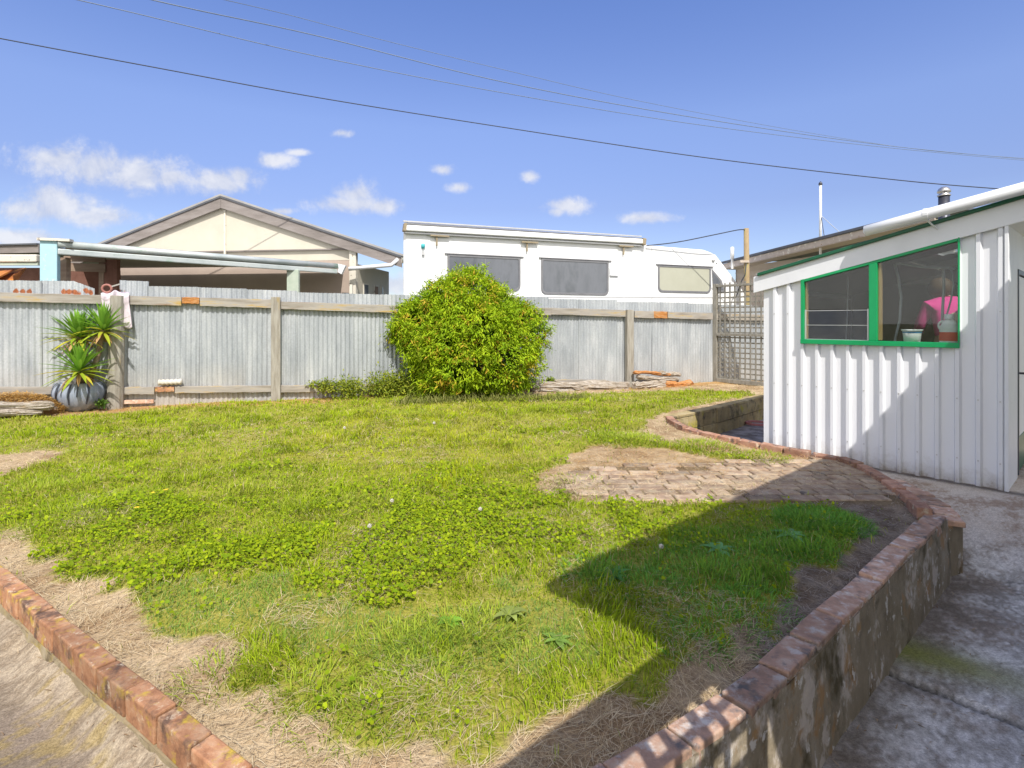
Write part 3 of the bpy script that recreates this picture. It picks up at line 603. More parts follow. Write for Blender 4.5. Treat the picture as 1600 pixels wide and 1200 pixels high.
tag(npmesh('dead_leaf_litter', *g, M['straw']), 'small brown leaf litter scattered on the concrete', 'litter', kind='stuff')

# dandelion clocks, yellow flowers, broad-leaved weeds
for i, (px, py, lab) in enumerate([(612, 792, 'white dandelion clock standing alone left of centre in the clover'), (577, 834, 'white dandelion clock leaning low among round clover leaves'), (750, 806, 'white dandelion clock right of the others, amid bright clover'), (538, 671, 'white dandelion clock far back on the lawn in front of the low creeper'), (678, 663, 'white dandelion clock far back on the lawn in front of the green bush'), (1033, 868, 'white dandelion clock inside the shade of the house on the lawn')]):
    p = G(px, py + 8); t = thing('dandelion', lab, 'flower', (p.x, p.y, 0), 'dandelion clocks on the lawn'); sc = 1 if p.y < 5 else 1.3
    b = MB().tube([p, p + Vector((.004, 0, .035)), p + Vector((.002, .002, .075))], .0015, 5); b.build('stem', pm('stem_%d' % i, [(.3, .34, .1)], 8) if i == 0 else bpy.data.materials['stem_0'], t)
    V = []; hc = p + Vector((.002, .002, .08)); b = MB()
    for q in range(150):
        v = Vector(np.random.default_rng(q).normal(size=3)).normalized(); e = hc + v * .014 * sc; o = v.orthogonal().normalized(); o2 = v.cross(o)
        b.add([hc, e + o * .0022 * sc, e - o * .0022 * sc, e + o2 * .0022 * sc, e - o2 * .0022 * sc], [(0, 1, 3), (0, 2, 4), (1, 3, 2, 4)])
    b.build('seed_head', M['cream_peel'], t)
M['petal'] = pm('yellow_petal', [(.75, .50, .02), (.85, .62, .04)], 8, .7, bmp=0)
for i, (px, py, lab) in enumerate([(238, 777, 'yellow dandelion flower at the left, largest of the three close together'), (259, 772, 'yellow dandelion flower farthest right of the three at the left'), (214, 801, 'yellow dandelion flower nearest the left brick wall')]):
    p = G(px, py + 4); t = thing('yellow_flower', lab, 'flower', (p.x, p.y, 0), 'yellow flowers on the lawn'); b = MB().tube([p, p + Vector((0, 0, .05))], .0015, 5); b.build('stem', bpy.data.materials['stem_0'], t)
    b = MB(); c = p + Vector((0, 0, .052))
    for q in range(16):
        a = q * .3927; e = Vector((math.cos(a), math.sin(a), .25)) * .02; o = Vector((-math.sin(a), math.cos(a), 0)) * .004
        b.add([c, c + e * .6 + o, c + e, c + e * .6 - o], [(0, 1, 2, 3)])
    b.build('petals', M['petal'], t)
def rosette(px, py, r, nl, label, wide=.28, col=(.16, .30, .05), up=.35):
    p = G(px, py); z0 = float(lawn_z(np.array([p.x]), np.array([p.y]))[0]); parts = []
    for i in range(nl):
        a = i * 2.4 + random.random() * .4; l = r * random.uniform(.7, 1.1); m = 7; V = []; lf = random.uniform(.5, 1.2) * up
        for j in range(m):
            t = j / (m - 1); wd = l * wide * math.sin(min(1, t * 1.02 + .03) ** .8 * math.pi) * .5 + .001; zz = z0 + .015 + l * (lf * t - lf * .9 * t * t)
            cx, cy = p.x + math.cos(a) * l * t, p.y + math.sin(a) * l * t
            for sd in (-1, 0, 1): V.append((cx - math.sin(a) * wd * sd, cy + math.cos(a) * wd * sd, zz + abs(sd) * wd * .35))
        T = []
        for j in range(m - 1):
            for q in range(2): a0 = j * 3 + q; T += [(a0, a0 + 1, a0 + 4), (a0, a0 + 4, a0 + 3)]
        c = np.array(col) * random.uniform(.8, 1.3); parts.append((np.array(V), np.array(T), np.tile(c, (len(V), 1))))
    o = npmesh('broadleaf_weed', *cat(parts), M['leaf'], loc=(p.x, p.y, z0), smooth=True); return tag(o, label, 'weed', 'broad leaved weeds in the lawn')
rosette(797, 968, .085, 9, 'broad leaved yellow-green weed in the sunlit grass left of the shade edge', .45, (.30, .36, .09), .8)
rosette(703, 976, .07, 6, 'small round leaved weed in short bluish grass, left of the pale broad weed', .6, (.2, .38, .04))
rosette(958, 912, .12, 12, 'jagged leaf weed in the shade just inside the shadow corner', .22, (.10, .26, .06))
rosette(1125, 868, .12, 8, 'pale green flat weed in the middle of the shaded lawn', .3, (.16, .36, .13))
rosette(1235, 845, .12, 8, 'pale flat weed close to the tall dark green tuft', .3, (.16, .36, .13))
rosette(870, 1010, .08, 7, 'small weed near the shadow edge low on the lawn', .35, (.2, .32, .06))

# ------------------------------------------------------------------ corrugated fence
fence = thing('iron_fence', 'long galvanised corrugated iron fence with timber rails and posts behind the lawn', 'fence', (0, 10.995, 0))
RUST = [(24, 456), (35, 457), (46, 456), (98, 456), (107, 457), (116, 457), (124, 456), (133, 455), (141, 458), (178, 455), (184, 453), (194, 458)]
RUSTS = [(FS(x), FP(x, y).z) for x, y in RUST] + [(FS(352), FP(352, 598).z), (FS(800), FP(800, 575).z)]
SHEETS = [(-330, -200, 430), (-200, -70, 433), (-70, 64, 436.7), (65, 146, 438), (146, 189, 462), (187, 230, 437.5), (231, 310, 447), (309, 385, 449), (385, 463, 452), (463, 526, 456.7), (526, 597, 458), (597, 665, 460), (665, 735, 461), (735, 800, 463), (798, 856, 463), (856, 905, 466.7), (905, 963, 467.7), (963, 1020, 471.7), (1020, 1075, 472), (1075, 1116, 474), (1116, 1175, 476), (1175, 1240, 478), (1240, 1330, 480)]
for si, (xa, xb, yt) in enumerate(SHEETS):
    sa, sb = FS(xa) - .012, FS(xb) + .012; ztA = FP(xa, yt).z; m = max(4, int((sb - sa) / .076 * 8)); rows = 26; off = (-.004 if si % 2 else .004); lean = random.uniform(-.012, .012)
    V = []; C = []; drop = .11 if si == 3 else random.uniform(-.01, .015)
    for i in range(m + 1):
        t = i / m; sx = lerp(sa, sb, t); zt = ztA - (drop * max(0, t - .6) / .4 if si == 3 else drop * t) + random.uniform(-.004, .004); zb = -.2
        for j in range(rows + 1):
            v = j / rows; zz = lerp(zb, zt, v); sxx = sx + lean * (zz - .8)
            wv = math.sin(2 * math.pi * sx / .076) * .0095 + off + .01 * (float(vnoise(np.array(sx * 1.7), np.array(zz * 1.3 + si))) - .5)
            if zz > 1.72 and si < 7: wv += -.02 * (zz - 1.72) * 3 * (1 if si % 2 else -.5)
            p = FO + FD * sxx + FNORM * (wv - .012); V.append((p.x, p.y, zz))
            ru = sum(math.exp(-((sxx - a) / .035) ** 2 - ((zz - b) / .04) ** 2) for a, b in RUSTS); seam = 1 if i == m or i == 0 else 0
            C.append((min(1, ru), max(0, 1 - (zz + .05) / .75) * (1.0 if si < 8 else .4), seam * .6))
    T = [(i * (rows + 1) + j, (i + 1) * (rows + 1) + j, (i + 1) * (rows + 1) + j + 1, i * (rows + 1) + j + 1) for i in range(m) for j in range(rows)]
    npmesh('corrugated_sheet', V, T, C, M['galv'], fence, smooth=True)
def rail(xa, xb, ya, yb, hpx, name='rail', off=.03, mat='rail', th=.045, jit=0):
    a = FP(xa, ya, off); b2 = FP(xb, yb, off); h1 = hpx / F * a.y; h2 = hpx / F * b2.y; q = FNORM * th; m = 10; mb = MB(); vs = []
    for i in range(m + 1):
        p = a.lerp(b2, i / m); h = lerp(h1, h2, i / m); e = random.uniform(-.004, .004); e2 = random.uniform(-.005, .005)
        vs += [p + Vector((0, 0, e)), p + q + Vector((0, 0, e)), p + q - Vector((0, 0, h + e2)), p - Vector((0, 0, h + e2))]
    fs = [(0, 1, 2, 3), tuple(4 * m + k for k in (3, 2, 1, 0))] + [(4 * i + k, 4 * i + 4 + k, 4 * i + 4 + (k + 1) % 4, 4 * i + (k + 1) % 4) for i in range(m) for k in range(4)]
    mb.add(vs, fs); return mb.build(name, M[mat], fence, bevel=.004)
for (xa, xb, ya, yb, h) in [(-330, -6, 446, 457, 15), (-5, 168, 457, 461.5, 14), (172, 284, 461.8, 464, 14), (313, 424, 465, 468, 13.5), (285, 312, 464.5, 465, 10), (438, 612, 471, 477, 12), (613, 860, 477, 481, 11.5), (860, 976, 481, 484.5, 10.5), (990, 1020, 485.5, 486.5, 11), (1042, 1112, 487, 489, 10.5), (1020, 1041, 486.3, 487, 10.5), (1118, 1330, 490, 494, 10)]:
    rail(xa, xb, ya, yb, h, 'top_rail', mat='bark' if xb - xa < 30 else 'rail')
for (xa, xb, ya, yb, h) in [(-330, 90, 608, 603.5, 12.5), (192, 242, 604.5, 604, 11.5), (243, 273, 604, 603.6, 8), (274, 424, 603.5, 601.8, 10.5), (438, 525, 601.7, 601, 11), (560, 690, 600, 599, 10), (850, 945, 592.5, 593, 5)]:
    rail(xa, xb, ya, yb, h, 'bottom_rail', mat='rail' if xb - xa > 32 else 'brick')
def post(xc, wpx, yt, yb, lean=0, off=.035, rnd=0, name='post'):
    p = FP(xc, yb, off + .05); top = FP(xc + lean, yt, off + .05); w = wpx / F * p.y; mb = MB()
    if rnd:
        mb.tube([p - Vector((0, 0, .1)), p.lerp(top, .3), p.lerp(top, .7), top], [w / 2, w / 2 * 1.02, w / 2 * .97, w / 2 * .92], 10); return mb.build(name, M['post'], fence, smooth=False, bevel=.006)
    a = FD * w; c = FNORM * .10; o = p - a / 2 - c / 2 - Vector((0, 0, .1)); o2 = top - a / 2 - c / 2
    mb.add([o, o + a, o + a + c, o + c, o2, o2 + a, o2 + a + c, o2 + c], [(0, 3, 2, 1), (4, 5, 6, 7), (0, 1, 5, 4), (1, 2, 6, 5), (2, 3, 7, 6), (3, 0, 4, 7)]); return mb.build(name, M['post'], fence, bevel=.006)
post(180, 22, 462, 637, 4, rnd=1); post(431, 13.5, 464, 625, 0); post(983.5, 12, 484, 606, 0); post(725, 13, 475, 614, 0)
# bits below the left fence: corrugated offcut and dark gap boards
mb = MB(); a = FP(192, 617, .02); b_ = FP(241, 616, .02); mb.ob(a - Vector((0, 0, .14)), b_ - a, FNORM * .05, (0, 0, .06)); mb.build('base_brick', M['brick_dark'], fence, bevel=.004)
# off-white lump lying on the bottom rail
p = FP(266, 597, .08); mb = MB(); m = 26; pts = [p + FD * lerp(-.17, .17, i / m) for i in range(m + 1)]
mb.tube(pts, [.045 + .008 * math.sin(i * 1.4) if 0 < i < m else .02 for i in range(m + 1)], 12); tag(mb.build('foam_roll', M['foam'], loc=tuple(p), smooth=True), 'off-white ribbed foam roll lying on the bottom fence rail', 'foam roll')
# rag and rusty clamp on the top rail by the round post
cl_ = MB(); m, k = 18, 26; base = []
for i in range(m + 1):
    for j in range(k + 1):
        u, v = i / m, j / k; px = lerp(163, 202, u) + (8 * (v - .45) if v > .45 else 0); fold = math.sin(u * 17 + v * 3) * .018 + math.sin(u * 7) * .012
        if v < .2: q = FP(px, 459, .02 - (.2 - v) * .1); q.z += .03 - (.2 - v) * .5
        else:
            y_ = lerp(457, 509 if u > .55 else 488, (v - .2) / .8) + 5 * math.sin(u * 9); q = FP(px - (1 - u) * 5, y_, .10 + fold + .02 * v)
        if v < .4: q += FNORM * .01
        cl_.v.append(tuple(q))
for i in range(m):
    for j in range(k): a = i * (k + 1) + j; cl_.f.append((a, a + 1, a + k + 2, a + k + 1))
tag(cl_.build('rag', M['cloth'], loc=tuple(FP(185, 480, .1)), smooth=True, solid=.006), 'pink and white rag draped over the fence rail at the round post', 'rag')
c = FP(167, 451, .05); t = thing('iron_clamp', 'rusty red iron clamp sitting on the fence rail above the potted plant', 'clamp', tuple(c - Vector((0, 0, .07))))
mb = MB(); mb.tube([c + FD * (.062 * math.cos(a)) + Vector((0, 0, .06 * math.sin(a))) for a in [i * .45 - .6 for i in range(15)]], .018, 8); mb.build('ring', M['pulley'], t, smooth=True)
mb = MB(); mb.beam(c + FD * .05 + Vector((0, 0, .03)), c + FD * .17 + Vector((0, 0, .075)), .02, .02); mb.build('rod', M['steel'], t)

# ------------------------------------------------------------------ lattice screen beside the shed
LA = Vector((FP(1118, 598, .02).x, FP(1118, 598, .02).y, 0)); LB = Vector((5.74, 11.58, 0)); LDv = (LB - LA).normalized(); LN = Vector((LDv.y, -LDv.x, 0)); 
if LN.y > 0: LN = -LN
lat = thing('lattice_screen', 'weathered grey timber lattice screen between the iron fence and the white shed', 'lattice', tuple(LA + Vector((0, 0, -.09))))
Lw = (LB - LA).length; zt = 2.22; zb = -.06
mb = MB(); mb.ob(LA - LDv * .05 - LN * .05 + Vector((0, 0, zb - .1)), LDv * .10, LN * .10, (0, 0, zt - zb + .12)); mb.build('frame_post', M['lattice'], lat, bevel=.005)
mb = MB(); mb.ob(LB - LN * .05 + Vector((0, 0, zb - .1)), LDv * .09, LN * .10, (0, 0, zt - zb + .05)); mb.build('frame_post', M['lattice'], lat, bevel=.005)
for zz, hh in ((zt - .06, .05), (1.02, .06), (zb, .09)):
    mb = MB(); mb.ob(LA + LDv * .05 - LN * .03 + Vector((0, 0, zz)), LDv * (Lw - .05), LN * .085, (0, 0, hh)); mb.build('frame_rail', M['lattice'], lat, bevel=.004)
mb = MB(); npitch = .125; k = int(Lw / npitch)
for i in range(1, k + 1): mb.ob(LA + LDv * (i * npitch - .018) + Vector((0, 0, zb + .05)), LDv * .034, LN * .010, (0, 0, zt - zb - .02 + random.uniform(0, .03)))
mb.build('lattice_slats', M['lattice'], lat)
mb = MB()
for i in range(1, int((zt - zb) / .116)): mb.ob(LA + LDv * .04 - LN * .0125 + Vector((0, 0, zb + i * .116 - .016)), LDv * (Lw - .05), LN * .010, (0, 0, .032))
mb.build('cross_slats', M['lattice'], lat)

# ------------------------------------------------------------------ white shed
SW = 2.18; OUT = -NN
def S(s, off, z): p = SHC + U * s + OUT * off; return Vector((p.x, p.y, z))
def SP(px, py, off=0.0):
    o = SHC + OUT * off; s, p = PL(px, py, o, U); return s, p.z
shed = thing('garden_shed', 'white ribbed metal clad lean-to shed with green framed window at the right', 'shed', tuple(SHC + Vector((0, 0, -.2))))
def line(pts, off):
    a, b = [SP(x, y, off) for x, y in pts]; k = (b[1] - a[1]) / (b[0] - a[0]); return lambda s: a[1] + k * (s - a[0])
BO = .05
btop = line([(1177, 433), (1600, 309)], BO); bbot = line([(1177, 458), (1500, 372)], BO); s_tip = SP(1177, 445, BO)[0]; s_end = -1.25
wl = SP(1252, 500, .03)[0]; wr = SP(1500, 500, .03)[0]; wsill = SP(1253, 536.5, .03)[1]; wtop = line([(1253, 437), (1499, 371)], .03)
wlz = SP(1253, 536.5, .03)[1]; wrz = SP(1497, 544, .03)[1]; wsill = (wlz + wrz) / 2
def rib_profile(s):
    x = ((s + .02) % .156) / .156 * .156
    if x < .03: return .0
    if x < .045: return (x - .03) / .015 * .036
    if x < .075: return .036
    if x < .09: return (1 - (x - .075) / .015) * .036
    return 0.0
brk = {0.0, SW, wl, wr}
i = -1
while i * .156 < SW + .2:
    for x in (.03, .045, .075, .09, .0): 
        s0 = i * .156 + x - .02
        if 0 < s0 < SW: brk.add(s0)
    i += 1
brk = sorted(brk); mb = MB()
for a, b_ in zip(brk[:-1], brk[1:]):
    pa, pb = rib_profile(a + 1e-6), rib_profile(b_ - 1e-6); m = (a + b_) / 2
    segs = [(-.24, None)] if not (wr < m < wl) else [(-.24, 'sill'), ('head', None)]
    for lo, hi in segs:
        za = lambda q, l=lo: (l if l != 'head' else wtop(q)); ztp = lambda q, h=hi: (wsill if h == 'sill' else bbot(q) + .05)
        if lo == 'head' and wtop(m) > bbot(m) + .03: continue
        za_, zb_ = (lambda q: -.205 + .012 * math.sin(q * 9)) if lo == -.24 else wtop, ztp
        mb.quad(S(b_, pb, za_(b_)), S(a, pa, za_(a)), S(a, pa, zb_(a)), S(b_, pb, zb_(b_)))
mb.build('ribbed_cladding', M['cladding'], shed)
for k_ in range(14):
    sx = (k_ * .156) + .04
    for zz in (.05, .62, 1.45):
        if sx < SW - .02 and not (wr - .03 < sx < wl + .05 and zz > .9) and zz < bbot(sx) - .05: p_ = S(sx, .036, zz); scr = MB(); scr.ob(p_ - U * .006 - Vector((0, 0, .006)), U * .012, OUT * .004, (0, 0, .012)); scr.build('screw_head', M['alu'], shed)
# body: inner lining, side walls, back wall
DEP = 3.0
def SB(s, n, z): p = SHC + U * s + NN * n; return Vector((p.x, p.y, z))
mb = MB()
mb.ob(SB(SW, .0, -.45), NN * DEP, U * .03, (0, 0, bbot(SW) + .03 + .45)); mb.ob(SB(0, DEP, -.45), U * SW, NN * .05, (0, 0, 2.5 + .25))
mb.build('side_wall', M['white_paint'], shed)
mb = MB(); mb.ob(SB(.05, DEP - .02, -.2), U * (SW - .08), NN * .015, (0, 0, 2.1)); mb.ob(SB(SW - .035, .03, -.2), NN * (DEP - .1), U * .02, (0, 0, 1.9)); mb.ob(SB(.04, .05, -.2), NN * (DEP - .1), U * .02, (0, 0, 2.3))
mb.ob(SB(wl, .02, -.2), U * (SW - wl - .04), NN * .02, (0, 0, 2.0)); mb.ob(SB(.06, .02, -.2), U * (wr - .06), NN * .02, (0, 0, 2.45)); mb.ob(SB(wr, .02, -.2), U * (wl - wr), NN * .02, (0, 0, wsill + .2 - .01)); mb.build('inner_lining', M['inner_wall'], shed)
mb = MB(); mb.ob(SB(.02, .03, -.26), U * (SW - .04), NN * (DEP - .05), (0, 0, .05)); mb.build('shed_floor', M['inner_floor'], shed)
# return wall with door on the near side
mb = MB(); mb.ob(SB(-.012, -.012, -.24), NN * .62, U * .05, (0, 0, bbot(0) + .26)); mb.ob(SB(-.012, 1.45, -.24), NN * (DEP - 1.45), U * .05, (0, 0, bbot(0) + .26)); mb.ob(SB(-.012, .608, 1.88), NN * .84, U * .05, (0, 0, bbot(0) - 1.88 + .02)); mb.build('return_wall', M['white_paint'], shed)
mb = MB(); mb.ob(SB(-.018, -.045, -.21), NN * .055, U * .03, (0, 0, bbot(0) + .22)); mb.build('corner_trim', M['white_paint'], shed, bevel=.004)
door = MB(); door.ob(SB(-.02, .61, -.16), NN * .045, U * .06, (0, 0, 2.03)).ob(SB(-.02, 1.405, -.16), NN * .045, U * .06, (0, 0, 2.03)).ob(SB(-.02, .655, 1.83), NN * .75, U * .06, (0, 0, .045))
dr = door.build('door', M['steel_dark'], shed)
mb = MB(); mb.ob(SB(0, .66, -.15), NN * .74, U * .03, (0, 0, 1.97)); mb.build('door_panel', M['white_paint'], dr)
mb = MB(); mb.ob(SB(-.006, .665, -.15), NN * .73, U * .02, (0, 0, .34)); mb.build('kick_board', M['dark_green'], dr)
mb = MB(); mb.tube([SB(0, .72, .84), SB(-.05, .72, .84), SB(-.06, .78, .84), SB(-.06, .84, .835)], .011, 8); mb.build('door_handle', M['steel_dark'], dr, smooth=True)
# rake board, flashing, gutter pipe, roof
mb = MB(); mb.prism([S(s_tip, BO - .028, btop(s_tip)), S(s_end, BO - .028, btop(s_end)), S(s_end, BO - .028, bbot(s_end)), S(s_tip, BO - .028, bbot(s_tip))], OUT * .028); mb.build('rake_board', M['white_paint'], shed, bevel=.004)
mb = MB(); mb.prism([S(s_tip - .06, -.1, btop(s_tip - .06) + .03), S(s_end, -.1, btop(s_end) + .03), S(s_end, -.1, btop(s_end) - .008), S(s_tip - .06, -.1, btop(s_tip - .06) - .008)], OUT * (.1 + BO + .03)); mb.build('green_flashing', M['dark_green'], shed, bevel=.006, seg=2)
mb = MB(); nrow = 90
nb_ = [-.05, .85, 2.45, DEP * 1.03]; sv = [lerp(s_tip - .03, s_end, i / nrow) for i in range(nrow + 1)]
rows = [[S(q, -v, btop(q) + .02 + .008 * math.sin(i * 1.6)) for v in nb_] for i, q in enumerate(sv)]
for i in range(nrow):
    for j in range(3):
        if j == 1 and 0.02 < sv[i] < .93: continue
        mb.quad(rows[i][j], rows[i + 1][j], rows[i + 1][j + 1], rows[i][j + 1])
mb.build('roof_sheet', M['roof_iron'], shed, solid=.02)
mb = MB(); mb.prism([S(.95, -.84, btop(.95) + .03), S(.0, -.84, btop(.0) + .03), S(.0, -2.46, btop(.0) + .03), S(.95, -2.46, btop(.95) + .03)], (0, 0, .004)); mb.build('added_skylight', M['glass'], shed)  # glazed roof opening added so that sun reaches the person inside
mb = MB(); mb.prism([SB(s_end, .0, bbot(s_end) - .0 + .01), SB(.0, .0, bbot(0) + .01), SB(.0, DEP, bbot(0) + .01), SB(s_end, DEP, bbot(s_end) + .01)], (0, 0, .02)); mb.build('porch_soffit', M['white_paint'], shed)
mb = MB()
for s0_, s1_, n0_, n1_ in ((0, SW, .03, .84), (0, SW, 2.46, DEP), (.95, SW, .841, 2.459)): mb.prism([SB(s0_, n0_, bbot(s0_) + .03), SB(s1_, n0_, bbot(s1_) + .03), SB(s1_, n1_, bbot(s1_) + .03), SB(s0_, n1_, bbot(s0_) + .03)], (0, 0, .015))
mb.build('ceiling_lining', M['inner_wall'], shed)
gtop = line([(1352, 355), (1600, 285)], .15); gcen = line([(1352, 361), (1600, 294)], .15); sg = SP(1352, 360, .15)[0]
mb = MB(); mb.tube([S(sg + .015, .15, gcen(sg)), S(sg, .15, gcen(sg)), S(.7, .15, gcen(.7)), S(s_end, .15, gcen(s_end))], [.02, .055, .055, .055], 16); mb.build('white_downpipe', M['white_paint'], shed, smooth=True)
sb = SP(1447, 335, .15)[0]; mb = MB(); mb.tube([S(sb + .02, .15, gcen(sb)), S(sb - .02, .15, gcen(sb))], .060, 16); mb.beam(S(sb, .14, gcen(sb) - .05), S(sb - .07, .06, gcen(sb) - .14), .022, .006); mb.build('pipe_bracket', M['white_paint'], shed)
# window
win = MB(); fo = .052
def SPt(s, z, off): return S(s, off, z)
fw = .036
def slab(mb, pts, o0, o1): mb.prism([S(s, o0, z) for s, z in pts], OUT * (o1 - o0))
slab(win, [(wl, wsill), (wr, wsill), (wr, wsill + .05), (wl, wsill + .05)], -.03, fo + .012)
slab(win, [(wl, wsill + .051), (wl - fw, wsill + .051), (wl - fw, wtop(wl - fw)), (wl, wtop(wl))], -.03, fo)
slab(win, [(wr + .014, wsill + .051), (wr, wsill + .051), (wr, wtop(wr)), (wr + .014, wtop(wr + .014))], -.03, fo)
slab(win, [(wl - fw - .001, wtop(wl - fw) - .035), (wr + .015, wtop(wr + .015) - .035), (wr + .015, wtop(wr + .015) - .001), (wl - fw - .001, wtop(wl - fw) - .001)], -.03, fo - .002)
sm1, sm2 = SP(1358, 500, .04)[0], SP(1371, 500, .04)[0]; slab(win, [(sm1, wsill + .051), (sm2, wsill + .051), (sm2, wtop(sm2) - .036), (sm1, wtop(sm1) - .036)], -.03, fo + .003)
wf = win.build('window_frame', M['green_paint'], shed, bevel=.003)
mb = MB(); slab(mb, [(sm2 - .001, wsill + .06), (sm2 - .028, wsill + .06), (sm2 - .028, wtop(sm2) - .04), (sm2 - .001, wtop(sm2) - .04)], -.03, .012)
mb.build('inner_stop', M['raw_wood'], wf); mb = MB(); slab(mb, [(wl - fw - .001, wsill + .06), (wl - fw - .02, wsill + .06), (wl - fw - .02, wtop(wl - fw) - .04), (wl - fw - .001, wtop(wl - fw) - .04)], -.03, .01); mb.build('inner_stop', M['raw_wood'], wf)
zl = SP(1300, 485, .02)[1]
mb = MB(); g0, g1_ = sm2 - .003, wr + .016; slab(mb, [(g0, wsill + .052), (g1_, wsill + .052), (g1_, wtop(g1_) - .03), (g0, wtop(g0) - .03)], .014, .018); mb.build('pane', M['glass'], wf)
mb = MB(); g0, g1_ = wl - fw + .003, sm1 + .003; slab(mb, [(g0, zl + .01), (g1_, zl + .01), (g1_, wtop(g1_) - .03), (g0, wtop(g0) - .03)], .014, .018); mb.build('pane', M['glass'], wf)
mb = MB(); lh = (zl - wsill - .05) / 2
for i in range(2):
    z0 = wsill + .05 + i * lh; a0, a1 = wl - fw - .022, sm1 + .022
    mb.prism([S(a0, .03, z0 + .004), S(a1, .03, z0 + .004), S(a1, .006, z0 + lh), S(a0, .006, z0 + lh)], OUT * .005)
mb.build('louvre_glass', M['glass'], wf)
mb = MB()
for s0 in (wl - fw - .008, sm1 + .014): mb.ob(S(s0 + .006, .0, wsill + .052), U * -.012, OUT * .03, (0, 0, zl - wsill - .04))
for i in range(3): z0 = wsill + .05 + i * lh; mb.ob(S(wl - fw - .014, .004, z0 + (.0 if i == 0 else -.004)), U * -(wl - fw - sm1 - .03), OUT * .008, (0, 0, .007))
mb.build('louvre_track', M['alu'], wf)
# inner window sill
mb = MB(); mb.ob(SB(wl - .02, -.0, wsill + .012), -U * (wl - wr - .04), NN * .16, (0, 0, .022)); mb.build('inner_sill', M['white_paint'], wf)
# inside: curved plastic strips (a frame hanging behind the window)
fr = thing('strip_frame', 'bent pale plastic strips forming a hoop frame inside the shed window', 'hoop frame', tuple(SB(.9, .5, -.2)))
def ins(px, py, n): o = SHC + NN * n; s, p = PL(px, py, o, U); return p
for pts, r in [([(1398, 412), (1404, 435), (1408, 465), (1406, 500), (1399, 528), (1390, 600)], .022), ([(1474, 418), (1475, 445), (1473, 480), (1470, 560)], .022), ([(1486, 420), (1490, 445), (1486, 468), (1480, 490), (1476, 560)], .014)]:
    mb = MB(); P = [ins(x, y_, .75) for x, y_ in pts]; mb.tube(P, [r * .6] * len(P), 8); mb.build('upright_strip', M['strip'], fr, smooth=True)
mb = MB(); mb.tube([ins(x, y_, .75) for x, y_ in [(1370, 407), (1400, 411), (1440, 417), (1492, 420)]], .012, 8); mb.build('top_strip', M['strip'], fr, smooth=True)
mb = MB(); P = [ins(x, y_, .8) for x, y_ in [(1323, 416), (1325, 440), (1324, 484), (1322, 530)]]; mb.tube(P, .007, 6); tag(mb.build('hanging_cord', M['strip'], loc=tuple(P[-1]), smooth=True), 'white cord hanging inside the left half of the shed window', 'cord')
# shelf/bench inside
bench = thing('work_bench', 'dark work bench against the back wall inside the shed', 'bench', tuple(SB(1.1, 2.5, -.2)))
mb = MB(); mb.ob(SB(.15, 2.35, .68), U * 1.8, NN * .6, (0, 0, .04)); mb.build('bench_top', M['brown_timber'], bench)
for s0 in (.2, 1.85):
    for n0 in (2.4, 2.88): mb = MB(); mb.ob(SB(s0, n0, -.21), U * .06, NN * .06, (0, 0, .89)); mb.build('leg', M['brown_timber'], bench)
# tub and bottle on the sill
def on_sill(px): o = SHC + NN * .075; s, p = PL(px, 500, o, U); return s
s0 = on_sill(1425); c = SB(s0, .075, wsill + .034); t = thing('plastic_tub', 'white plastic tub with a blue band on the window sill', 'tub', tuple(c)); Rt = 13.5 / F * c.y
mb = MB(); mb.lathe(c, [(.001, .002), (Rt * .78, .002), (Rt * .93, .135), (Rt * .86, .135), (Rt * .7, .012), (.001, .012)], 28); mb.build('tub_body', M['plastic_white'], t, smooth=True)
mb = MB(); mb.lathe(c, [(Rt * .86, .14), (Rt * 1.04, .14), (Rt * 1.04, .125), (Rt * .96, .122)], 28); mb.build('rim', M['plastic_white'], t, smooth=True)
mb = MB(); mb.lathe(c, [(Rt * .925, .104), (Rt * .945, .116)], 28); mb.build('blue_band', M['blue_band'], t, smooth=True)
s0 = on_sill(1483); c = SB(s0, .075, wsill + .034); t = thing('detergent_bottle', 'white detergent jug with red label standing on the window sill', 'bottle', tuple(c)); hB = 46 / F * c.y; wB = 12.5 / F * c.y
def prof_w(z):
    v = z / hB
    return wB * (1.0 if v < .55 else (1 - (v - .55) * 1.6 if v < .8 else .45))
mb = MB(); m = 24; rows = 22; base = 0
for j in range(rows + 1):
    z = hB * .86 * j / rows; ww = prof_w(z) * (.9 if j == 0 else 1)
    for i in range(m): a = 2 * math.pi * i / m; p = c + U * (ww * abs(math.cos(a)) ** .8 * math.copysign(1, math.cos(a)) * -1) + NN * (ww * .55 * math.sin(a)) + Vector((0, 0, z)); mb.v.append(tuple(p))
for j in range(rows):
    for i in range(m): a = j * m + i; b_ = j * m + (i + 1) % m; mb.f.append((a, b_, b_ + m, a + m))
mb.f.append(tuple(rows * m + i for i in range(m))); mb.build('bottle_body', M['plastic_white'], t, smooth=True)
mb = MB(); mb.lathe(c + Vector((0, 0, hB * .85)), [(wB * .5, 0), (wB * .5, hB * .15), (wB * .44, hB * .165), (.001, hB * .165)], 20); mb.build('cap', M['plastic_white'], t, smooth=True)
mb = MB(); P = [c + U * (wB * .55 + wB * .5 * math.sin(a)) + OUT * .004 + Vector((0, 0, hB * (.62 + .16 * math.cos(a)))) for a in [i * math.pi / 8 for i in range(9)]]; mb.tube(P, wB * .13, 8); mb.build('handle', M['plastic_white'], t, smooth=True)
mb = MB(); base = 0; mm = 10
for z in (hB * .10, hB * .40):
    for i in range(mm + 1): a = math.pi + math.pi * (.12 + .76 * i / mm); ww = wB * 1.02; p = c + U * (-ww * math.copysign(abs(math.cos(a)) ** .8, math.cos(a))) + NN * (ww * .57 * math.sin(a)) + Vector((0, 0, z)); mb.v.append(tuple(p))
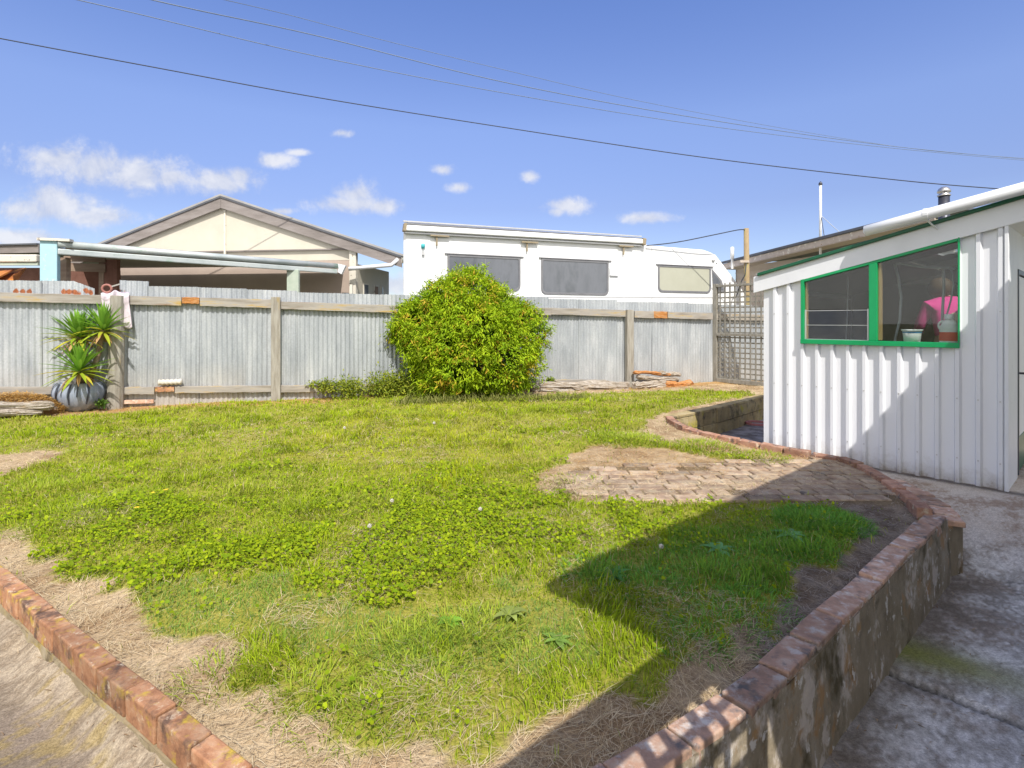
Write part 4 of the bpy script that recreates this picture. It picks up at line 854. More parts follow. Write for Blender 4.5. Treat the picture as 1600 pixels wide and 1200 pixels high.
for i in range(mm): mb.f.append((i, i + 1, i + mm + 2, i + mm + 1))
mb.build('red_label', M['red_label'], t, smooth=True)
# roof flue
p = D(1475, 318, 7.4); t = thing('roof_flue', 'short dark metal flue with silver cap above the shed roof', 'flue', tuple(p - Vector((0, 0, .3))))
mb = MB(); mb.lathe(p + Vector((0, 0, -.45)), [(.064, 0), (.064, .55), (.001, .55)], 20); mb.build('pipe', M['steel_dark'], t, smooth=True)
mb = MB(); mb.lathe(p + Vector((0, 0, .10)), [(.074, 0), (.078, .015), (.06, .03), (.06, .045), (.076, .05), (.078, .07), (.06, .105), (.03, .125), (.001, .13)], 24); mb.build('cap', M['steel'], t, smooth=True)
# pink hose coil
hc = G(1184, 664, -.39); mb = MB(); P = [hc + Vector((.19 * math.cos(a), .19 * math.sin(a), .012 + .003 * a)) for a in [i * .3 for i in range(44)]] + [hc + Vector((.2, .1, .1)), hc + Vector((.25, .2, .3)), hc + Vector((.27, .35, .45))]
tag(mb.tube(P, .011, 6).build('garden_hose', M['hose'], loc=tuple(hc), smooth=True), 'pink garden hose coiled on the sunken concrete floor', 'hose')

# ------------------------------------------------------------------ person inside the shed
PY = 7.0; pc = D(1484, 500, PY); fl = -.0
per = thing('person', 'person in a bright pink top seen from behind through the shed window, arm raised', 'person', (pc.x, pc.y, fl))
def skin_obj(name, pts, edges, mat, parent, sub=2):
    L = wloc(parent); me = bpy.data.meshes.new(name); me.from_pydata([Vector(p[:3]) for p in pts], edges, []); me.materials.append(mat)
    o = bpy.data.objects.new(name, me); link(o, parent)
    m = o.modifiers.new('Skin', 'SKIN'); m.use_smooth_shade = True
    for i, p in enumerate(pts):
        r = p[3]; rr = (r, r) if not isinstance(r, tuple) else r; me.skin_vertices[0].data[i].radius = rr
    me.skin_vertices[0].data[0].use_root = True
    s = o.modifiers.new('Sub', 'SUBSURF'); s.levels = sub; s.render_levels = sub; return o
# local frame: x right, y away from the camera (facing away, bent a little forward), z up from the floor
pt = [(0, 0, .93, .13), (0, .01, 1.08, .12), (0, .05, 1.25, .135), (0, .10, 1.38, .11), (0, .16, 1.43, .055), (.0, .20, 1.47, .055), (0, .24, 1.51, .085), (0, .25, 1.58, .07),
      (.16, .10, 1.38, .06), (.26, .16, 1.22, .045), (.17, .30, 1.26, .035), (.12, .36, 1.30, .028),
      (-.16, .10, 1.36, .06), (-.22, .16, 1.13, .045), (-.16, .34, 1.05, .035), (-.12, .42, 1.05, .028),
      (.09, 0, .84, .085), (.10, .02, .48, .055), (.10, -.01, .10, .04), (.11, .12, .04, .035), (-.09, 0, .84, .085), (-.10, .03, .48, .055), (-.11, 0, .10, .04), (-.12, .12, .04, .035)]
ed = [(0, 1), (1, 2), (2, 3), (3, 4), (4, 5), (5, 6), (6, 7), (3, 8), (8, 9), (9, 10), (10, 11), (3, 12), (12, 13), (13, 14), (14, 15), (0, 16), (16, 17), (17, 18), (18, 19), (0, 20), (20, 21), (21, 22), (22, 23)]
for base, sx in ((11, 1), (15, -1)):     # five fingers each hand
    bx, by, bz = pt[base][:3]
    for k_ in range(4):
        i0 = len(pt); ox = (k_ - 1.5) * .018; pt.append((bx + ox, by + .045, bz + .005, .009)); pt.append((bx + ox, by + .08 - abs(k_ - 1.5) * .006, bz - .012, .008)); ed += [(base, i0), (i0, i0 + 1)]
    i0 = len(pt); pt.append((bx - sx * .035, by + .015, bz, .010)); pt.append((bx - sx * .045, by + .045, bz - .005, .009)); ed += [(base, i0), (i0, i0 + 1)]
i0 = len(pt); pt.append((0, .34, 1.48, .014)); ed.append((6, i0)); 
for sx in (-1, 1): i0 = len(pt); pt.append((sx * .092, .24, 1.50, .014)); ed.append((6, i0))
skin_obj('body', pt, ed, M['skin'], per)
tp = [(0, 0, .95, (.155, .12)), (0, .01, 1.08, (.145, .12)), (0, .05, 1.25, (.165, .13)), (0, .10, 1.385, (.14, .11)), (0, .125, 1.44, .075), (.165, .10, 1.38, .078), (.265, .16, 1.21, .06), (.185, .28, 1.25, .05), (-.165, .10, 1.36, .078), (-.23, .16, 1.12, .06), (-.17, .32, 1.05, .05)]
skin_obj('jumper', tp, [(0, 1), (1, 2), (2, 3), (3, 4), (3, 5), (5, 6), (6, 7), (3, 8), (8, 9), (9, 10)], M['pink'], per)
skin_obj('trousers', [(0, 0, .92, (.14, .12)), (.09, 0, .82, .10), (.10, .02, .48, .075), (.10, 0, .12, .065), (-.09, 0, .82, .10), (-.10, .03, .48, .075), (-.11, 0, .12, .065)], [(0, 1), (1, 2), (2, 3), (0, 4), (4, 5), (5, 6)], M['trousers'], per)
mb = MB(); hc_ = Vector((pc.x, pc.y + .205, fl + 1.565)); mb.lathe(hc_, [(max(.001, .122 * math.cos(a_)), .125 * math.sin(a_)) for a_ in [math.radians(-90 + 15 * i) for i in range(13)]], 20, fn=lambda a, z: 1 + .03 * math.sin(a * 9)); mb.build('hair', M['hair'], per, smooth=True)
for o in per.children: o.location = (0, 0, 0)
per.rotation_euler = (0, 0, -.25); per.scale = (1.15, 1.10, 1.15)

# ------------------------------------------------------------------ green bush
def leafset(P, Dr, up, l, w, col):
    """lanceolate folded leaves: base P, direction Dr, side from up"""
    n = len(P); side = np.cross(Dr, up); side /= np.linalg.norm(side, axis=1)[:, None] + 1e-9; nrm = np.cross(side, Dr)
    l = l[:, None]; w = w[:, None]; a = P; b = P + Dr * l * .45 + side * w / 2 + nrm * w * .18; c = P + Dr * l - nrm * l * .12; e = P + Dr * l * .45 - side * w / 2 + nrm * w * .18
    V = np.stack([a, b, c, e], 1).reshape(-1, 3); q = (np.arange(n) * 4)[:, None]; T = np.concatenate([q + np.array([[0, 1, 2]]), q + np.array([[0, 2, 3]])])
    return V, T, np.repeat(col, 4, axis=0)
def nrmz(v): return v / (np.linalg.norm(v, axis=1)[:, None] + 1e-9)
bc = G(738, 613); bc = Vector((-.745, 9.95, 0)); bush = thing('green_bush', 'big rounded bright green bush with orange new leaf tips against the iron fence', 'bush', (bc.x, bc.y, -.05))
# outline of the bush as radius by height (m): blobs
BL = [(-.02, .0, .95, 1.16, .82, .90), (.75, .0, 1.12, .66, .6, .55), (-.72, .05, 1.28, .68, .6, .58), (-.02, .15, 1.72, .62, .5, .56), (-.42, .05, 1.70, .5, .45, .45), (.38, .1, 1.58, .5, .45, .42), (.82, .1, 1.42, .42, .4, .3), (-.3, -.1, .5, .8, .62, .5), (.45, -.08, .5, .78, .6, .5), (-.95, .05, 1.50, .32, .3, .26), (.88, 0, .95, .38, .38, .42), (-.14, .1, 2.06, .34, .3, .26), (-.25, .1, 1.98, .3, .3, .24), (.2, -.45, 1.25, .5, .4, .42), (-.5, -.5, 1.0, .45, .4, .4), (.7, -.4, .75, .42, .4, .36), (-.1, -.6, .6, .5, .35, .4), (-.25, -.3, 1.62, .4, .35, .3), (-1.15, .05, 1.15, .3, .3, .34), (-.62, .1, 1.86, .26, .26, .2), (.18, .1, 1.93, .26, .26, .2)]
nc = 3600; cs = []; ns = []
while len(cs) < nc:
    i = random.choices(range(len(BL)), [b_[3] * b_[5] for b_ in BL])[0]; bx, by, bz, rx, ry, rz = BL[i]; v = Vector(RNG.normal(size=3)).normalized(); rr = random.uniform(.70, 1.06) + (random.random() < .12) * random.uniform(.05, .16)
    q = Vector((bx + v.x * rx * rr, by + v.y * ry * rr, bz + v.z * rz * rr))
    hn = float(fbm(np.array(v.x * 1.3 + i), np.array(v.z * 1.3 + v.y), 1.6, 3, 111)); q = Vector((bx, by, bz)).lerp(q, 1 + (hn - .5) * .55)
    if q.z < .06 or hn < .30: continue
    ins_ = any((q.x - c[0]) ** 2 / c[3] ** 2 + (q.y - c[1]) ** 2 / c[4] ** 2 + (q.z - c[2]) ** 2 / c[5] ** 2 < .62 for j, c in enumerate(BL) if j != i)
    if ins_: continue
    cs.append(q); ns.append(v)
cs = np.array(cs) + np.array([bc.x, bc.y, 0]); ns = np.array(ns); per_c = 13
P = np.repeat(cs, per_c, 0) + RNG.normal(0, .035, (nc * per_c, 3)); Nv = np.repeat(ns, per_c, 0); n = len(P)
Dr = nrmz(Nv * .6 + RNG.normal(0, .7, (n, 3)) + np.array([0, 0, -.35])); up = nrmz(Nv * .5 + np.array([0, -.1, 1.0]) + RNG.normal(0, .3, (n, 3)))
fy = FO.y + .39 * P[:, 0] - .10; low = P[:, 2] < 1.85; P[:, 1] = np.where(low & (P[:, 1] > fy), fy - RNG.random(n) * .1, P[:, 1])
clump = fbm(P[:, 0] * 1.0, P[:, 2], 4, 3, 101); col = cmix(A(.15, .31, .010), A(.50, .62, .02), np.clip(RNG.random(n) * .65 + clump * .6 - .08, 0, 1))
tipm = np.repeat(RNG.random(nc) < .09, per_c); col = np.where(tipm[:, None], cmix(A(.52, .46, .03), A(.58, .36, .05), RNG.random(n)), col)
g = leafset(P, Dr, up, .045 + .065 * RNG.random(n), .017 + .012 * RNG.random(n), col)
# wispy shoots outside the outline
sh = []; 
for _ in range(420):
    i = RNG.integers(nc); p0 = cs[i]; v = nrmz((ns[i] + RNG.normal(0, .3, 3) + [0, 0, .3])[None])[0]
    for j in range(12):
        sh.append((p0 + v * .02 * j + [0, 0, -.0006 * j * j], v))
SPn = np.array([a for a, _ in sh]); SD = nrmz(np.array([b_ for _, b_ in sh]) * .5 + RNG.normal(0, .7, (len(sh), 3))); colS = cmix(A(.16, .26, .02), A(.4, .42, .03), RNG.random(len(sh)))
g2 = leafset(SPn, SD, nrmz(RNG.normal(0, .4, (len(sh), 3)) + [0, 0, 1]), np.full(len(sh), .055), np.full(len(sh), .014), colS)
# darker inner leaves
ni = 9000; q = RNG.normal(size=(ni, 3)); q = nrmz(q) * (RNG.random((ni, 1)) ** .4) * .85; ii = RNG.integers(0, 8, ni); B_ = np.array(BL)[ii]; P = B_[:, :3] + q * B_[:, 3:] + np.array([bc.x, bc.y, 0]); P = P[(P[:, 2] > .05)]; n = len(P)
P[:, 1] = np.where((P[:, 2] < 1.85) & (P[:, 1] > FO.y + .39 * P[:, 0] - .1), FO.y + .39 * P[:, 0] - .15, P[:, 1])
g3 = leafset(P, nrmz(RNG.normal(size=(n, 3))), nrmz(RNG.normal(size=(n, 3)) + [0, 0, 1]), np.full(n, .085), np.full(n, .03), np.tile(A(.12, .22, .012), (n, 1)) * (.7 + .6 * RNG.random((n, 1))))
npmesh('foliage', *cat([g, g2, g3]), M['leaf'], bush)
mb = MB()
for i in range(16):
    a = random.uniform(0, 6.28); r = random.uniform(.05, .35); p0 = Vector((bc.x + r * math.cos(a), bc.y + r * .5 * math.sin(a), -.08)); e = Vector((bc.x + 2.6 * r * math.cos(a), bc.y + 1.0 * r * math.sin(a), random.uniform(.9, 1.8)))
    mb.tube([p0, p0.lerp(e, .4) + Vector((0, 0, .1)), e], [.018, .012, .005], 6)
mb.build('stem', M['branch'], bush, smooth=True)

# low creeper left of the bush, spilling over the bottom rail; weeds right of it
def creeper(name, label, spots, cnt, colA, colB, lf=(.035, .03), cat_='creeper'):
    c0 = spots[0][0]; parts = []
    for p, rx, ry, rz, k_ in spots:
        n = int(cnt * k_); q = (RNG.normal(size=(n, 3)) * .55) if name == 'low_creeper' else nrmz(RNG.normal(size=(n, 3))) * (RNG.random((n, 1)) ** .5) * .8; P = np.array(p) + q * np.array([rx, ry, rz]); P[:, 2] = np.abs(P[:, 2] - 0) ; fy = FO.y + .39 * P[:, 0] - .09; P[:, 1] = np.minimum(P[:, 1], fy)
        D_ = nrmz(q + RNG.normal(0, .8, (n, 3))); parts.append(leafset(P, D_, nrmz(RNG.normal(0, .4, (n, 3)) + [0, -.2, 1]), lf[0] + lf[1] * RNG.random(n), (lf[0] + lf[1] * RNG.random(n)) * .55, cmix(colA, colB, RNG.random(n))))
    return tag(npmesh(name, *cat(parts), M['leaf'], loc=tuple(Vector(c0))), label, cat_)
fp = lambda px, py, off: tuple(FP(px, py, off))
creeper('low_creeper', 'low leafy creeper along the fence foot just left of the green bush', [(fp(600, 604, .3), .30, .22, .2, 1), (fp(545, 606, .28), .24, .18, .14, .7), (fp(640, 606, .4), .25, .25, .17, .8), (fp(510, 603, .2), .16, .1, .09, .25), (fp(490, 600, .12), .08, .05, .03, .05), (fp(620, 596, .25), .2, .12, .16, .35)], 1500, A(.14, .22, .02), A(.36, .38, .04))
creeper('fence_weed', 'small green weed on the bark pile just right of the bush', [(fp(860, 595, .26), .11, .08, .10, .6)], 420, A(.14, .24, .02), A(.34, .40, .04), cat_='weed')
creeper('pot_weed', 'small green weed growing between the round pot and the fence post', [(fp(158, 630, .3), .10, .08, .07, .5)], 260, A(.06, .14, .02), A(.16, .26, .04), cat_='weed')
# weed fringe along the bush foot
n = 2600; t = RNG.uniform(0, 1, n); X = lerp(-1.85, 1.3, t) + RNG.normal(0, .05, n); Y = 9.35 + .22 * X + RNG.normal(0, .1, n) + .0; Y = np.minimum(Y, FO.y + .39 * X - .2); c = cmix(A(.16, .2, .04), A(.42, .4, .14), RNG.random(n))
g = blades(X, Y, lawn_z(X, Y), .06 + .16 * RNG.random(n) ** 2, np.full(n, .011), np.abs(RNG.normal(.6, .3, n)), RNG.uniform(0, 6.28, n), c, c, .5)
tag(npmesh('tall_grass_fringe', *g, M['grass']), 'taller seeding grass fringe at the foot of the bush', 'grass', kind='stuff')

# ------------------------------------------------------------------ yucca in a pot
pp = G(126, 643); pp.y = 8.32; pp.x = (124 - 800) / F * pp.y; pp.z = 0
t = thing('round_pot', 'round blue-grey glazed pot with dark drip streaks holding the yucca', 'plant pot', tuple(pp)); R = 34.5 / F * pp.y
mb = MB(); prof = [(R * .45, .0), (R * .62, .03), (R * .86, .12), (R * .99, .24), (R * 1.0, .30), (R * .95, .37), (R * .88, .415), (R * .86, .43), (R * .80, .43), (R * .82, .36), (.001, .36)]
mb.lathe(pp, prof, 48, fn=lambda a, z: 1 + .012 * math.sin(a * 11)); mb.build('pot_body', M['pot'], t, smooth=True)
M['streak'] = pm('dark_glaze_drip', [(.03, .035, .05), (.06, .065, .09)], 8, .3, bmp=0)
for a0, w0, z0 in [(-2.75, .05, .05), (-2.45, .035, .1), (-2.2, .03, .16), (-1.85, .07, .02), (-1.3, .045, .1), (-1.0, .03, .2), (-.6, .05, .08), (-1.58, .02, .18)]:
    mb = MB(); pr = [(r * 1.012 + .002, z) for r, z in prof[1:8] if z >= z0]
    for r, z in pr:
        for sd in (-1, 1): a = a0 + sd * w0 * (.5 + z) + (z - .2) * .25; mb.v.append((pp.x + r * math.cos(a), pp.y + r * math.sin(a), z))
    for j in range(len(pr) - 1): mb.f.append((2 * j, 2 * j + 1, 2 * j + 3, 2 * j + 2))
    mb.build('drip_streak', M['streak'], t, smooth=True)
mb = MB(); mb.lathe(pp, [(.001, .385), (R * .5, .39), (R * .80, .37)], 24); mb.build('potting_soil', M['trunk'], t, smooth=True)
yu = thing('yucca', 'potted yucca with three spiky green rosettes and yellowing lower leaves', 'yucca', (pp.x, pp.y, .38))
def strap(p, d0, L, w, col, col2, droop, parts, n=7):
    p = np.array(p, float); d0 = np.array(d0, float); V = []; C = []; d = d0.copy(); q = p.copy(); side = np.cross(d0, [0, 0, 1.0]); side /= np.linalg.norm(side) + 1e-6
    for j in range(n):
        t = j / (n - 1); wd = w * (.55 + 1.6 * t * (1 - t) * 1.3 + .0) * (1 - t ** 4) + .0008; up = np.cross(side, d); up /= np.linalg.norm(up) + 1e-6
        for sd in (-1, 0, 1): V.append(q + side * sd * wd / 2 + up * abs(sd) * wd * .22); C.append(col * (1 - t) + col2 * t)
        q = q + d * L / (n - 1); d = d + np.array([0, 0, -droop / (n - 1) * (1 + t)]); d /= np.linalg.norm(d)
    T = []
    for j in range(n - 1):
        for k_ in range(2): a = j * 3 + k_; T += [(a, a + 1, a + 4), (a, a + 4, a + 3)]
    parts.append((np.array(V), np.array(T), np.array(C)))
for (hx, hy, offy, rad, cnt) in [(122, 524, -.02, .52, 84), (161, 513, .02, .50, 84), (124, 577, -.22, .54, 90)]:
    c = D(hx, hy, pp.y + offy); foot = Vector((pp.x + (c.x - pp.x) * .35, pp.y, .36)); mb = MB(); mid = foot.lerp(c, .5) + Vector(((c.x - pp.x) * .1, 0, 0))
    mb.tube([foot, mid, c - Vector((0, 0, .02)), c + Vector((0, 0, .03))], [.042, .036, .034, .01], 10); mb.build('trunk', M['trunk'], yu, smooth=True); parts = []
    for i in range(cnt):
        t = i / cnt; az = i * 2.39996; el = lerp(1.45, -.75, t ** 1.6) + random.uniform(-.1, .1); L = rad * random.uniform(.72, 1.0) * (.7 + .3 * math.sin(min(1, t * 2.2) * 1.57))
        dd = (math.cos(az) * math.cos(el), math.sin(az) * math.cos(el), math.sin(el)); gr_ = A(.17, .32, .04) * random.uniform(.75, 1.4); tip = gr_ * 1.4
        if t > .66: gr_ = cmix(A(.30, .42, .03), A(.62, .52, .06), np.array(random.random() ** 1.5)); tip = gr_
        if t > .92: gr_ = A(.42, .26, .12) * random.uniform(.8, 1.3); tip = gr_ * 1.2
        strap(np.array(c) + np.array(dd) * .02 - np.array([0, 0, .06 * t]), dd, L * (1 if t < .9 else .7), .048, gr_, tip, .10 + .30 * t, parts)
    npmesh('leaf_rosette', *cat(parts), M['leaf'], yu, smooth=True)

# ------------------------------------------------------------------ logs and bark along the fence
def log(a, b, r0, r1, name, mat, label, cat_='log', flat=1.0, seed=0, parent=None, group=None):
    rg = np.random.default_rng(seed); a, b = Vector(a), Vector(b); d = (b - a); L = d.length; d.normalize(); s = d.cross(Vector((0, 0, 1))).normalized(); up = s.cross(d); m, k = 46, 30; mb = MB()
    ph = rg.uniform(0, 6, 8)
    for i in range(m + 1):
        t = i / m; r = lerp(r0, r1, t) * (1 + .10 * math.sin(t * 9 + ph[0]) + .06 * math.sin(t * 23 + ph[1])); endf = min(1, min(t, 1 - t) * 14 + .55); c = a + d * L * t + s * .02 * math.sin(t * 6 + ph[2]) + up * .012 * math.sin(t * 8 + ph[3])
        for j in range(k):
            an = 2 * math.pi * j / k; rid = 1 + .30 * (float(vnoise(np.array(j * .9 + seed), np.array(t * 3.0))) - .5) * 2 + .16 * (float(vnoise(np.array(j * 1.9 + seed), np.array(t * 12.0))) - .5) * 2
            rr = r * rid * endf; mb.v.append(tuple(c + s * math.cos(an) * rr + up * math.sin(an) * rr * flat + d * .03 * (float(vnoise(np.array(j * .8), np.array(seed * 1.0 + (i > m / 2)))) - .5) * (1 if i in (0, m) else 0)))
    for i in range(m):
        for j in range(k): q = i * k + j; w_ = i * k + (j + 1) % k; mb.f.append((q, w_, w_ + k, q + k))
    mb.f.append(tuple(range(k))[::-1]); mb.f.append(tuple(m * k + j for j in range(k)))
    c = (a + b) / 2; o = mb.build(name, M[mat], parent, loc=(c.x, c.y, min(a.z, b.z) - r0))
    if parent is None: tag(o, label, cat_, group or {'split_log': 'split logs at the left edge', 'fallen_log': 'logs along the fence foot', 'bark_slab': 'stacked bark slabs', 'bark_piece': 'orange bark pieces'}.get(name))
    return o
log(FP(-230, 636, .95), FP(84, 634, .62), .10, .085, 'split_log', 'log', 'weathered grey split log in front of the straw mulch at the left edge', flat=.8, seed=1)
log(FP(-230, 646, 1.0), FP(66, 645, .68), .085, .07, 'split_log', 'log', 'lower grey split log lying against the lawn at the left edge', flat=.7, seed=2)
log(FP(828, 605, .45), FP(980, 605, .35), .15, .125, 'fallen_log', 'log', 'long weathered grey log lying between the bush and the middle right post', flat=.85, seed=3)
log(FP(840, 611, .55), FP(940, 611, .48), .075, .06, 'fallen_log', 'log', 'thin bark log on the grass in front of the long grey log', flat=.8, seed=4)
log(FP(905, 598, .30), FP(984, 600, .25), .06, .055, 'fallen_log', 'log', 'slim pale log resting behind the long grey log', flat=.8, seed=9)
log(FP(866, 595, .5), FP(916, 611, .62), .018, .014, 'dead_branch', 'log', 'thin dead branch leaning over the long grey log', 'branch', seed=5)
log(FP(990, 604, .40), FP(1046, 600, .3), .14, .11, 'bark_slab', 'log', 'thick grey-green bark slab at the bottom of the stack right of the post', 'bark', flat=.8, seed=6)
log(FP(996, 590, .30), FP(1060, 594, .22), .09, .08, 'bark_slab', 'log', 'grey bark slab in the middle of the stack right of the post', 'bark', flat=.6, seed=7)
log(FP(990, 581, .24), FP(1046, 585, .20), .075, .065, 'bark_slab', 'bark', 'orange-brown bark slab topmost in the stack right of the post', 'bark', flat=.5, seed=8)
log(FP(1030, 583, .22), FP(1062, 586, .20), .075, .06, 'bark_slab', 'log', 'pale grey bark piece at the upper right end of the stack', 'bark', flat=.7, seed=12)
log(FP(1040, 602, .42), FP(1082, 600, .35), .10, .08, 'bark_piece', 'bark', 'orange bark lump at the fence foot, largest of the orange pieces', 'bark', flat=.8, seed=10)
log(FP(1072, 602, .36), FP(1108, 602, .20), .06, .04, 'bark_piece', 'bark', 'flat orange bark piece nearest the lattice screen', 'bark', flat=.5, seed=11)

# ------------------------------------------------------------------ motorhome behind the fence
VO = Vector((-2.32, 11.6, 0)); VD = Vector((.93, .367, 0)).normalized(); VN = Vector((VD.y, -VD.x, 0)); VB = -VN
def VP(px, py, off=0.0): s, p = PL(px, py, VO + VN * off, VD); return p
van = thing('motorhome', 'white high roofed motorhome with dark windows parked behind the fence', 'motorhome', (VO.x, VO.y, -.5))
out_ = [(630, 346), (1002, 371), (1012, 383), (1100, 390), (1118, 397), (1132, 415), (1160, 452), (1182, 492), (1188, 600), (630, 640)]
mb = MB(); mb.prism([VP(x, y_) for x, y_ in out_], Vector((-.30, 2.28, 0))); mb.build('body_shell', M['van'], van, bevel=.05, seg=3)
def rrect(px0, py0, px1, py1, r, grow=0.0, sq_top=True, off=0.0, skew=0):
    a = VP(px0, py0, off); b_ = VP(px1, py1, off); s0 = (a - VO).dot(VD); s1 = (b_ - VO).dot(VD); z1 = VP(px0, py0, off).z; z1b = VP(px1, py0 + skew, off).z; z0 = VP(px0, py1 - 3, off).z; z0b = b_.z
    zt_, zb_ = (z1 + z1b) / 2 + grow, (z0 + z0b) / 2 - grow; s0 -= grow; s1 += grow; P = []
    corners = [(s1, zt_, .03 if sq_top else r, 0), (s0, zt_, .03 if sq_top else r, 90), (s0, zb_, r, 180), (s1, zb_, r, 270)]
    for sx, zz, rr, st in corners:
        cx = sx - rr if st in (0, 270) else sx + rr; cz = zz - rr if st in (0, 90) else zz + rr
        for k_ in range(7): a_ = math.radians(st + 15 * k_); P.append((cx + rr * math.cos(a_), cz + rr * math.sin(a_)))
    return P
def VS(s, z, off): p = VO + VD * s + VN * off; return Vector((p.x, p.y, z))
def vwin(px0, py0, px1, py1, skew, gm, extra=None):
    Pi = rrect(px0, py0, px1, py1, .10, 0, True, .0, skew); Po = rrect(px0, py0, px1, py1, .13, .045, True, .0, skew); n = len(Pi); mb = MB()
    vs = [VS(s, z, .0) for s, z in Po] + [VS(s, z, .022) for s, z in Po] + [VS(s, z, .022) for s, z in Pi] + [VS(s, z, .0) for s, z in Pi]
    fs = []
    for i in range(n):
        j = (i + 1) % n
        for k_ in range(3): fs.append((k_ * n + i, k_ * n + j, (k_ + 1) * n + j, (k_ + 1) * n + i))
    mb.add(vs, fs); f = mb.build('window', M['van_grey'], van); mb = MB(); mb.prism([VS(s, z, .004) for s, z in Pi], VN * .006); mb.build('pane', gm, f)
    top = max(z for s, z in Po); s0 = min(s for s, z in Po) - .06; s1 = max(s for s, z in Po) + .08; mb = MB(); mb.ob(VS(s0, top + .003, 0), VD * (s1 - s0), VN * .035, (0, 0, .02)); mb.build('drip_rail', M['van_grey'], f)
vwin(702, 400, 810, 452, 6, M['van_glass']); vwin(848, 406, 948, 459, 6, M['van_glass']); vwin(1030, 416, 1108, 456, 5, M['blind'])
mb = MB(); mb.prism([VP(1112, 420, .003), VP(1114, 456, .003), VP(1133, 456, .003), VP(1127, 438, .003)], VN * .012); f = mb.build('corner_window', M['van_grey'], van); mb = MB(); mb.prism([VP(1114, 426, .016), VP(1115, 453, .016), VP(1130, 453, .016), VP(1124, 438, .016)], VN * .004); mb.build('pane', M['van_glass'], f)
mb = MB(); a = VP(757, 404, .0); mb.ob(Vector((a.x, a.y, VP(757, 452, 0).z)), VD * .03, VN * .016, (0, 0, a.z - VP(757, 452, 0).z)); mb.build('window_divider', M['van_grey'], van)
for px in (690, 829, 1018):
    mb = MB(); a = VP(px, 388, .0); mb.ob(Vector((a.x, a.y, .3)), VD * .018, VN * .005, (0, 0, a.z - .3)); mb.build('panel_seam', M['alu'], van)
mb = MB(); mb.beam(VP(636, 464, .003), VP(1150, 465, .003), .006, .03); mb.build('side_moulding', M['alu'], van)
# awning case
aw = MB(); a = VP(632, 357, .02); b_ = VP(1001, 378, .02); aw.beam(a + VN * .06, b_ + VN * .06, .12, .13); awn = aw.build('awning_case', M['van'], van, bevel=.03, seg=3)
mb = MB(); mb.beam(VP(632, 351.5, .0) + VN * .066, VP(1001, 373.5, .0) + VN * .066, .125, .012); mb.build('dark_seam', M['van_grey'], awn)
mb = MB(); mb.beam(VP(632, 364, .0) + VN * .05, VP(1001, 384.5, .0) + VN * .05, .07, .03); mb.build('front_rail', M['alu'], awn)
mb = MB(); mb.beam(VP(629, 356, .0) + VN * .066, VP(634, 357, .0) + VN * .066, .15, .17); mb.beam(VP(1000, 378, .0) + VN * .066, VP(1005, 379, .0) + VN * .066, .15, .17); mb.build('end_cap', M['bronze'], awn, bevel=.01)
mb = MB(); mb.beam(VP(630, 345.5, .02), VP(1002, 369.5, .02), .05, .025); mb.build('roof_gutter', M['alu'], van)
for px, py, l in [(681, 370, 14), (822, 380, 13), (973, 386, 12)]:
    mb = MB(); p = VP(px, py, .03); mb.ob(p, VD * .035, VN * .03, (0, 0, -l / F * p.y)); mb.ob(p + VN * .02 - VD * .13 + Vector((0, 0, 0)), VD * .42, VN * .04, (0, 0, .035)); mb.build('awning_bracket', M['bronze'], van, bevel=.004)
mb = MB(); p = VP(661, 385, .02); mb.lathe(p - Vector((0, 0, .05)), [(.001, 0), (.035, .01), (.045, .05), (.04, .1), (.001, .115)], 16); mb.build('side_lamp', M['teal'], van, smooth=True)
mb = MB(); p = VP(661, 394, .02); mb.ob(p - VD * .03 - Vector((0, 0, .07)), VD * .06, VN * .03, (0, 0, .09)); mb.build('lamp_base', M['alu'], van, bevel=.006)
mb = MB(); p = VP(952, 431, .0); mb.ob(p, VD * .24, VN * .05, (0, 0, .20)); mb.build('heater_vent', M['white_paint'], van, bevel=.01, seg=2)
mb = MB()
for i in range(5):
    for j in range(4): p = VP(981 + j * 3.2, 417 + i * 3.6, .0); mb.ob(p, VD * .022, VN * .006, (0, 0, .022))
mb.build('vent_holes', M['alu'], van)
mb = MB(); p = VP(1114, 407, .0); mb.lathe(p, [(.001, -.03), (.05, -.02), (.055, .02), (.001, .05)], 14); mb.lathe(p + VD * .12 + Vector((0, 0, -.06)), [(.001, -.02), (.025, -.01), (.025, .02), (.001, .03)], 10); mb.build('marker_lamp', M['alu'], van, smooth=True)
for s0 in (1.6, 7.4):
    mb = MB(); c = VO + VD * s0 + VB * .12 + Vector((0, 0, -.15)); 
    P = [(.0, .12), (.3, .12), (.38, .09), (.40, .0), (.38, -.09), (.3, -.12), (.0, -.12)]
    b0 = len(mb.v)
    for r_, h_ in P:
        for k_ in range(24): a_ = k_ * math.pi / 12; mb.v.append(tuple(c + VN * h_ + VD * r_ * math.cos(a_) + Vector((0, 0, r_ * math.sin(a_)))))
    for i in range(len(P) - 1):
        for k_ in range(24): q = i * 24 + k_; w_ = i * 24 + (k_ + 1) % 24; mb.f.append((q, w_, w_ + 24, q + 24))
    mb.build('wheel', M['van_grey'], van, smooth=True)

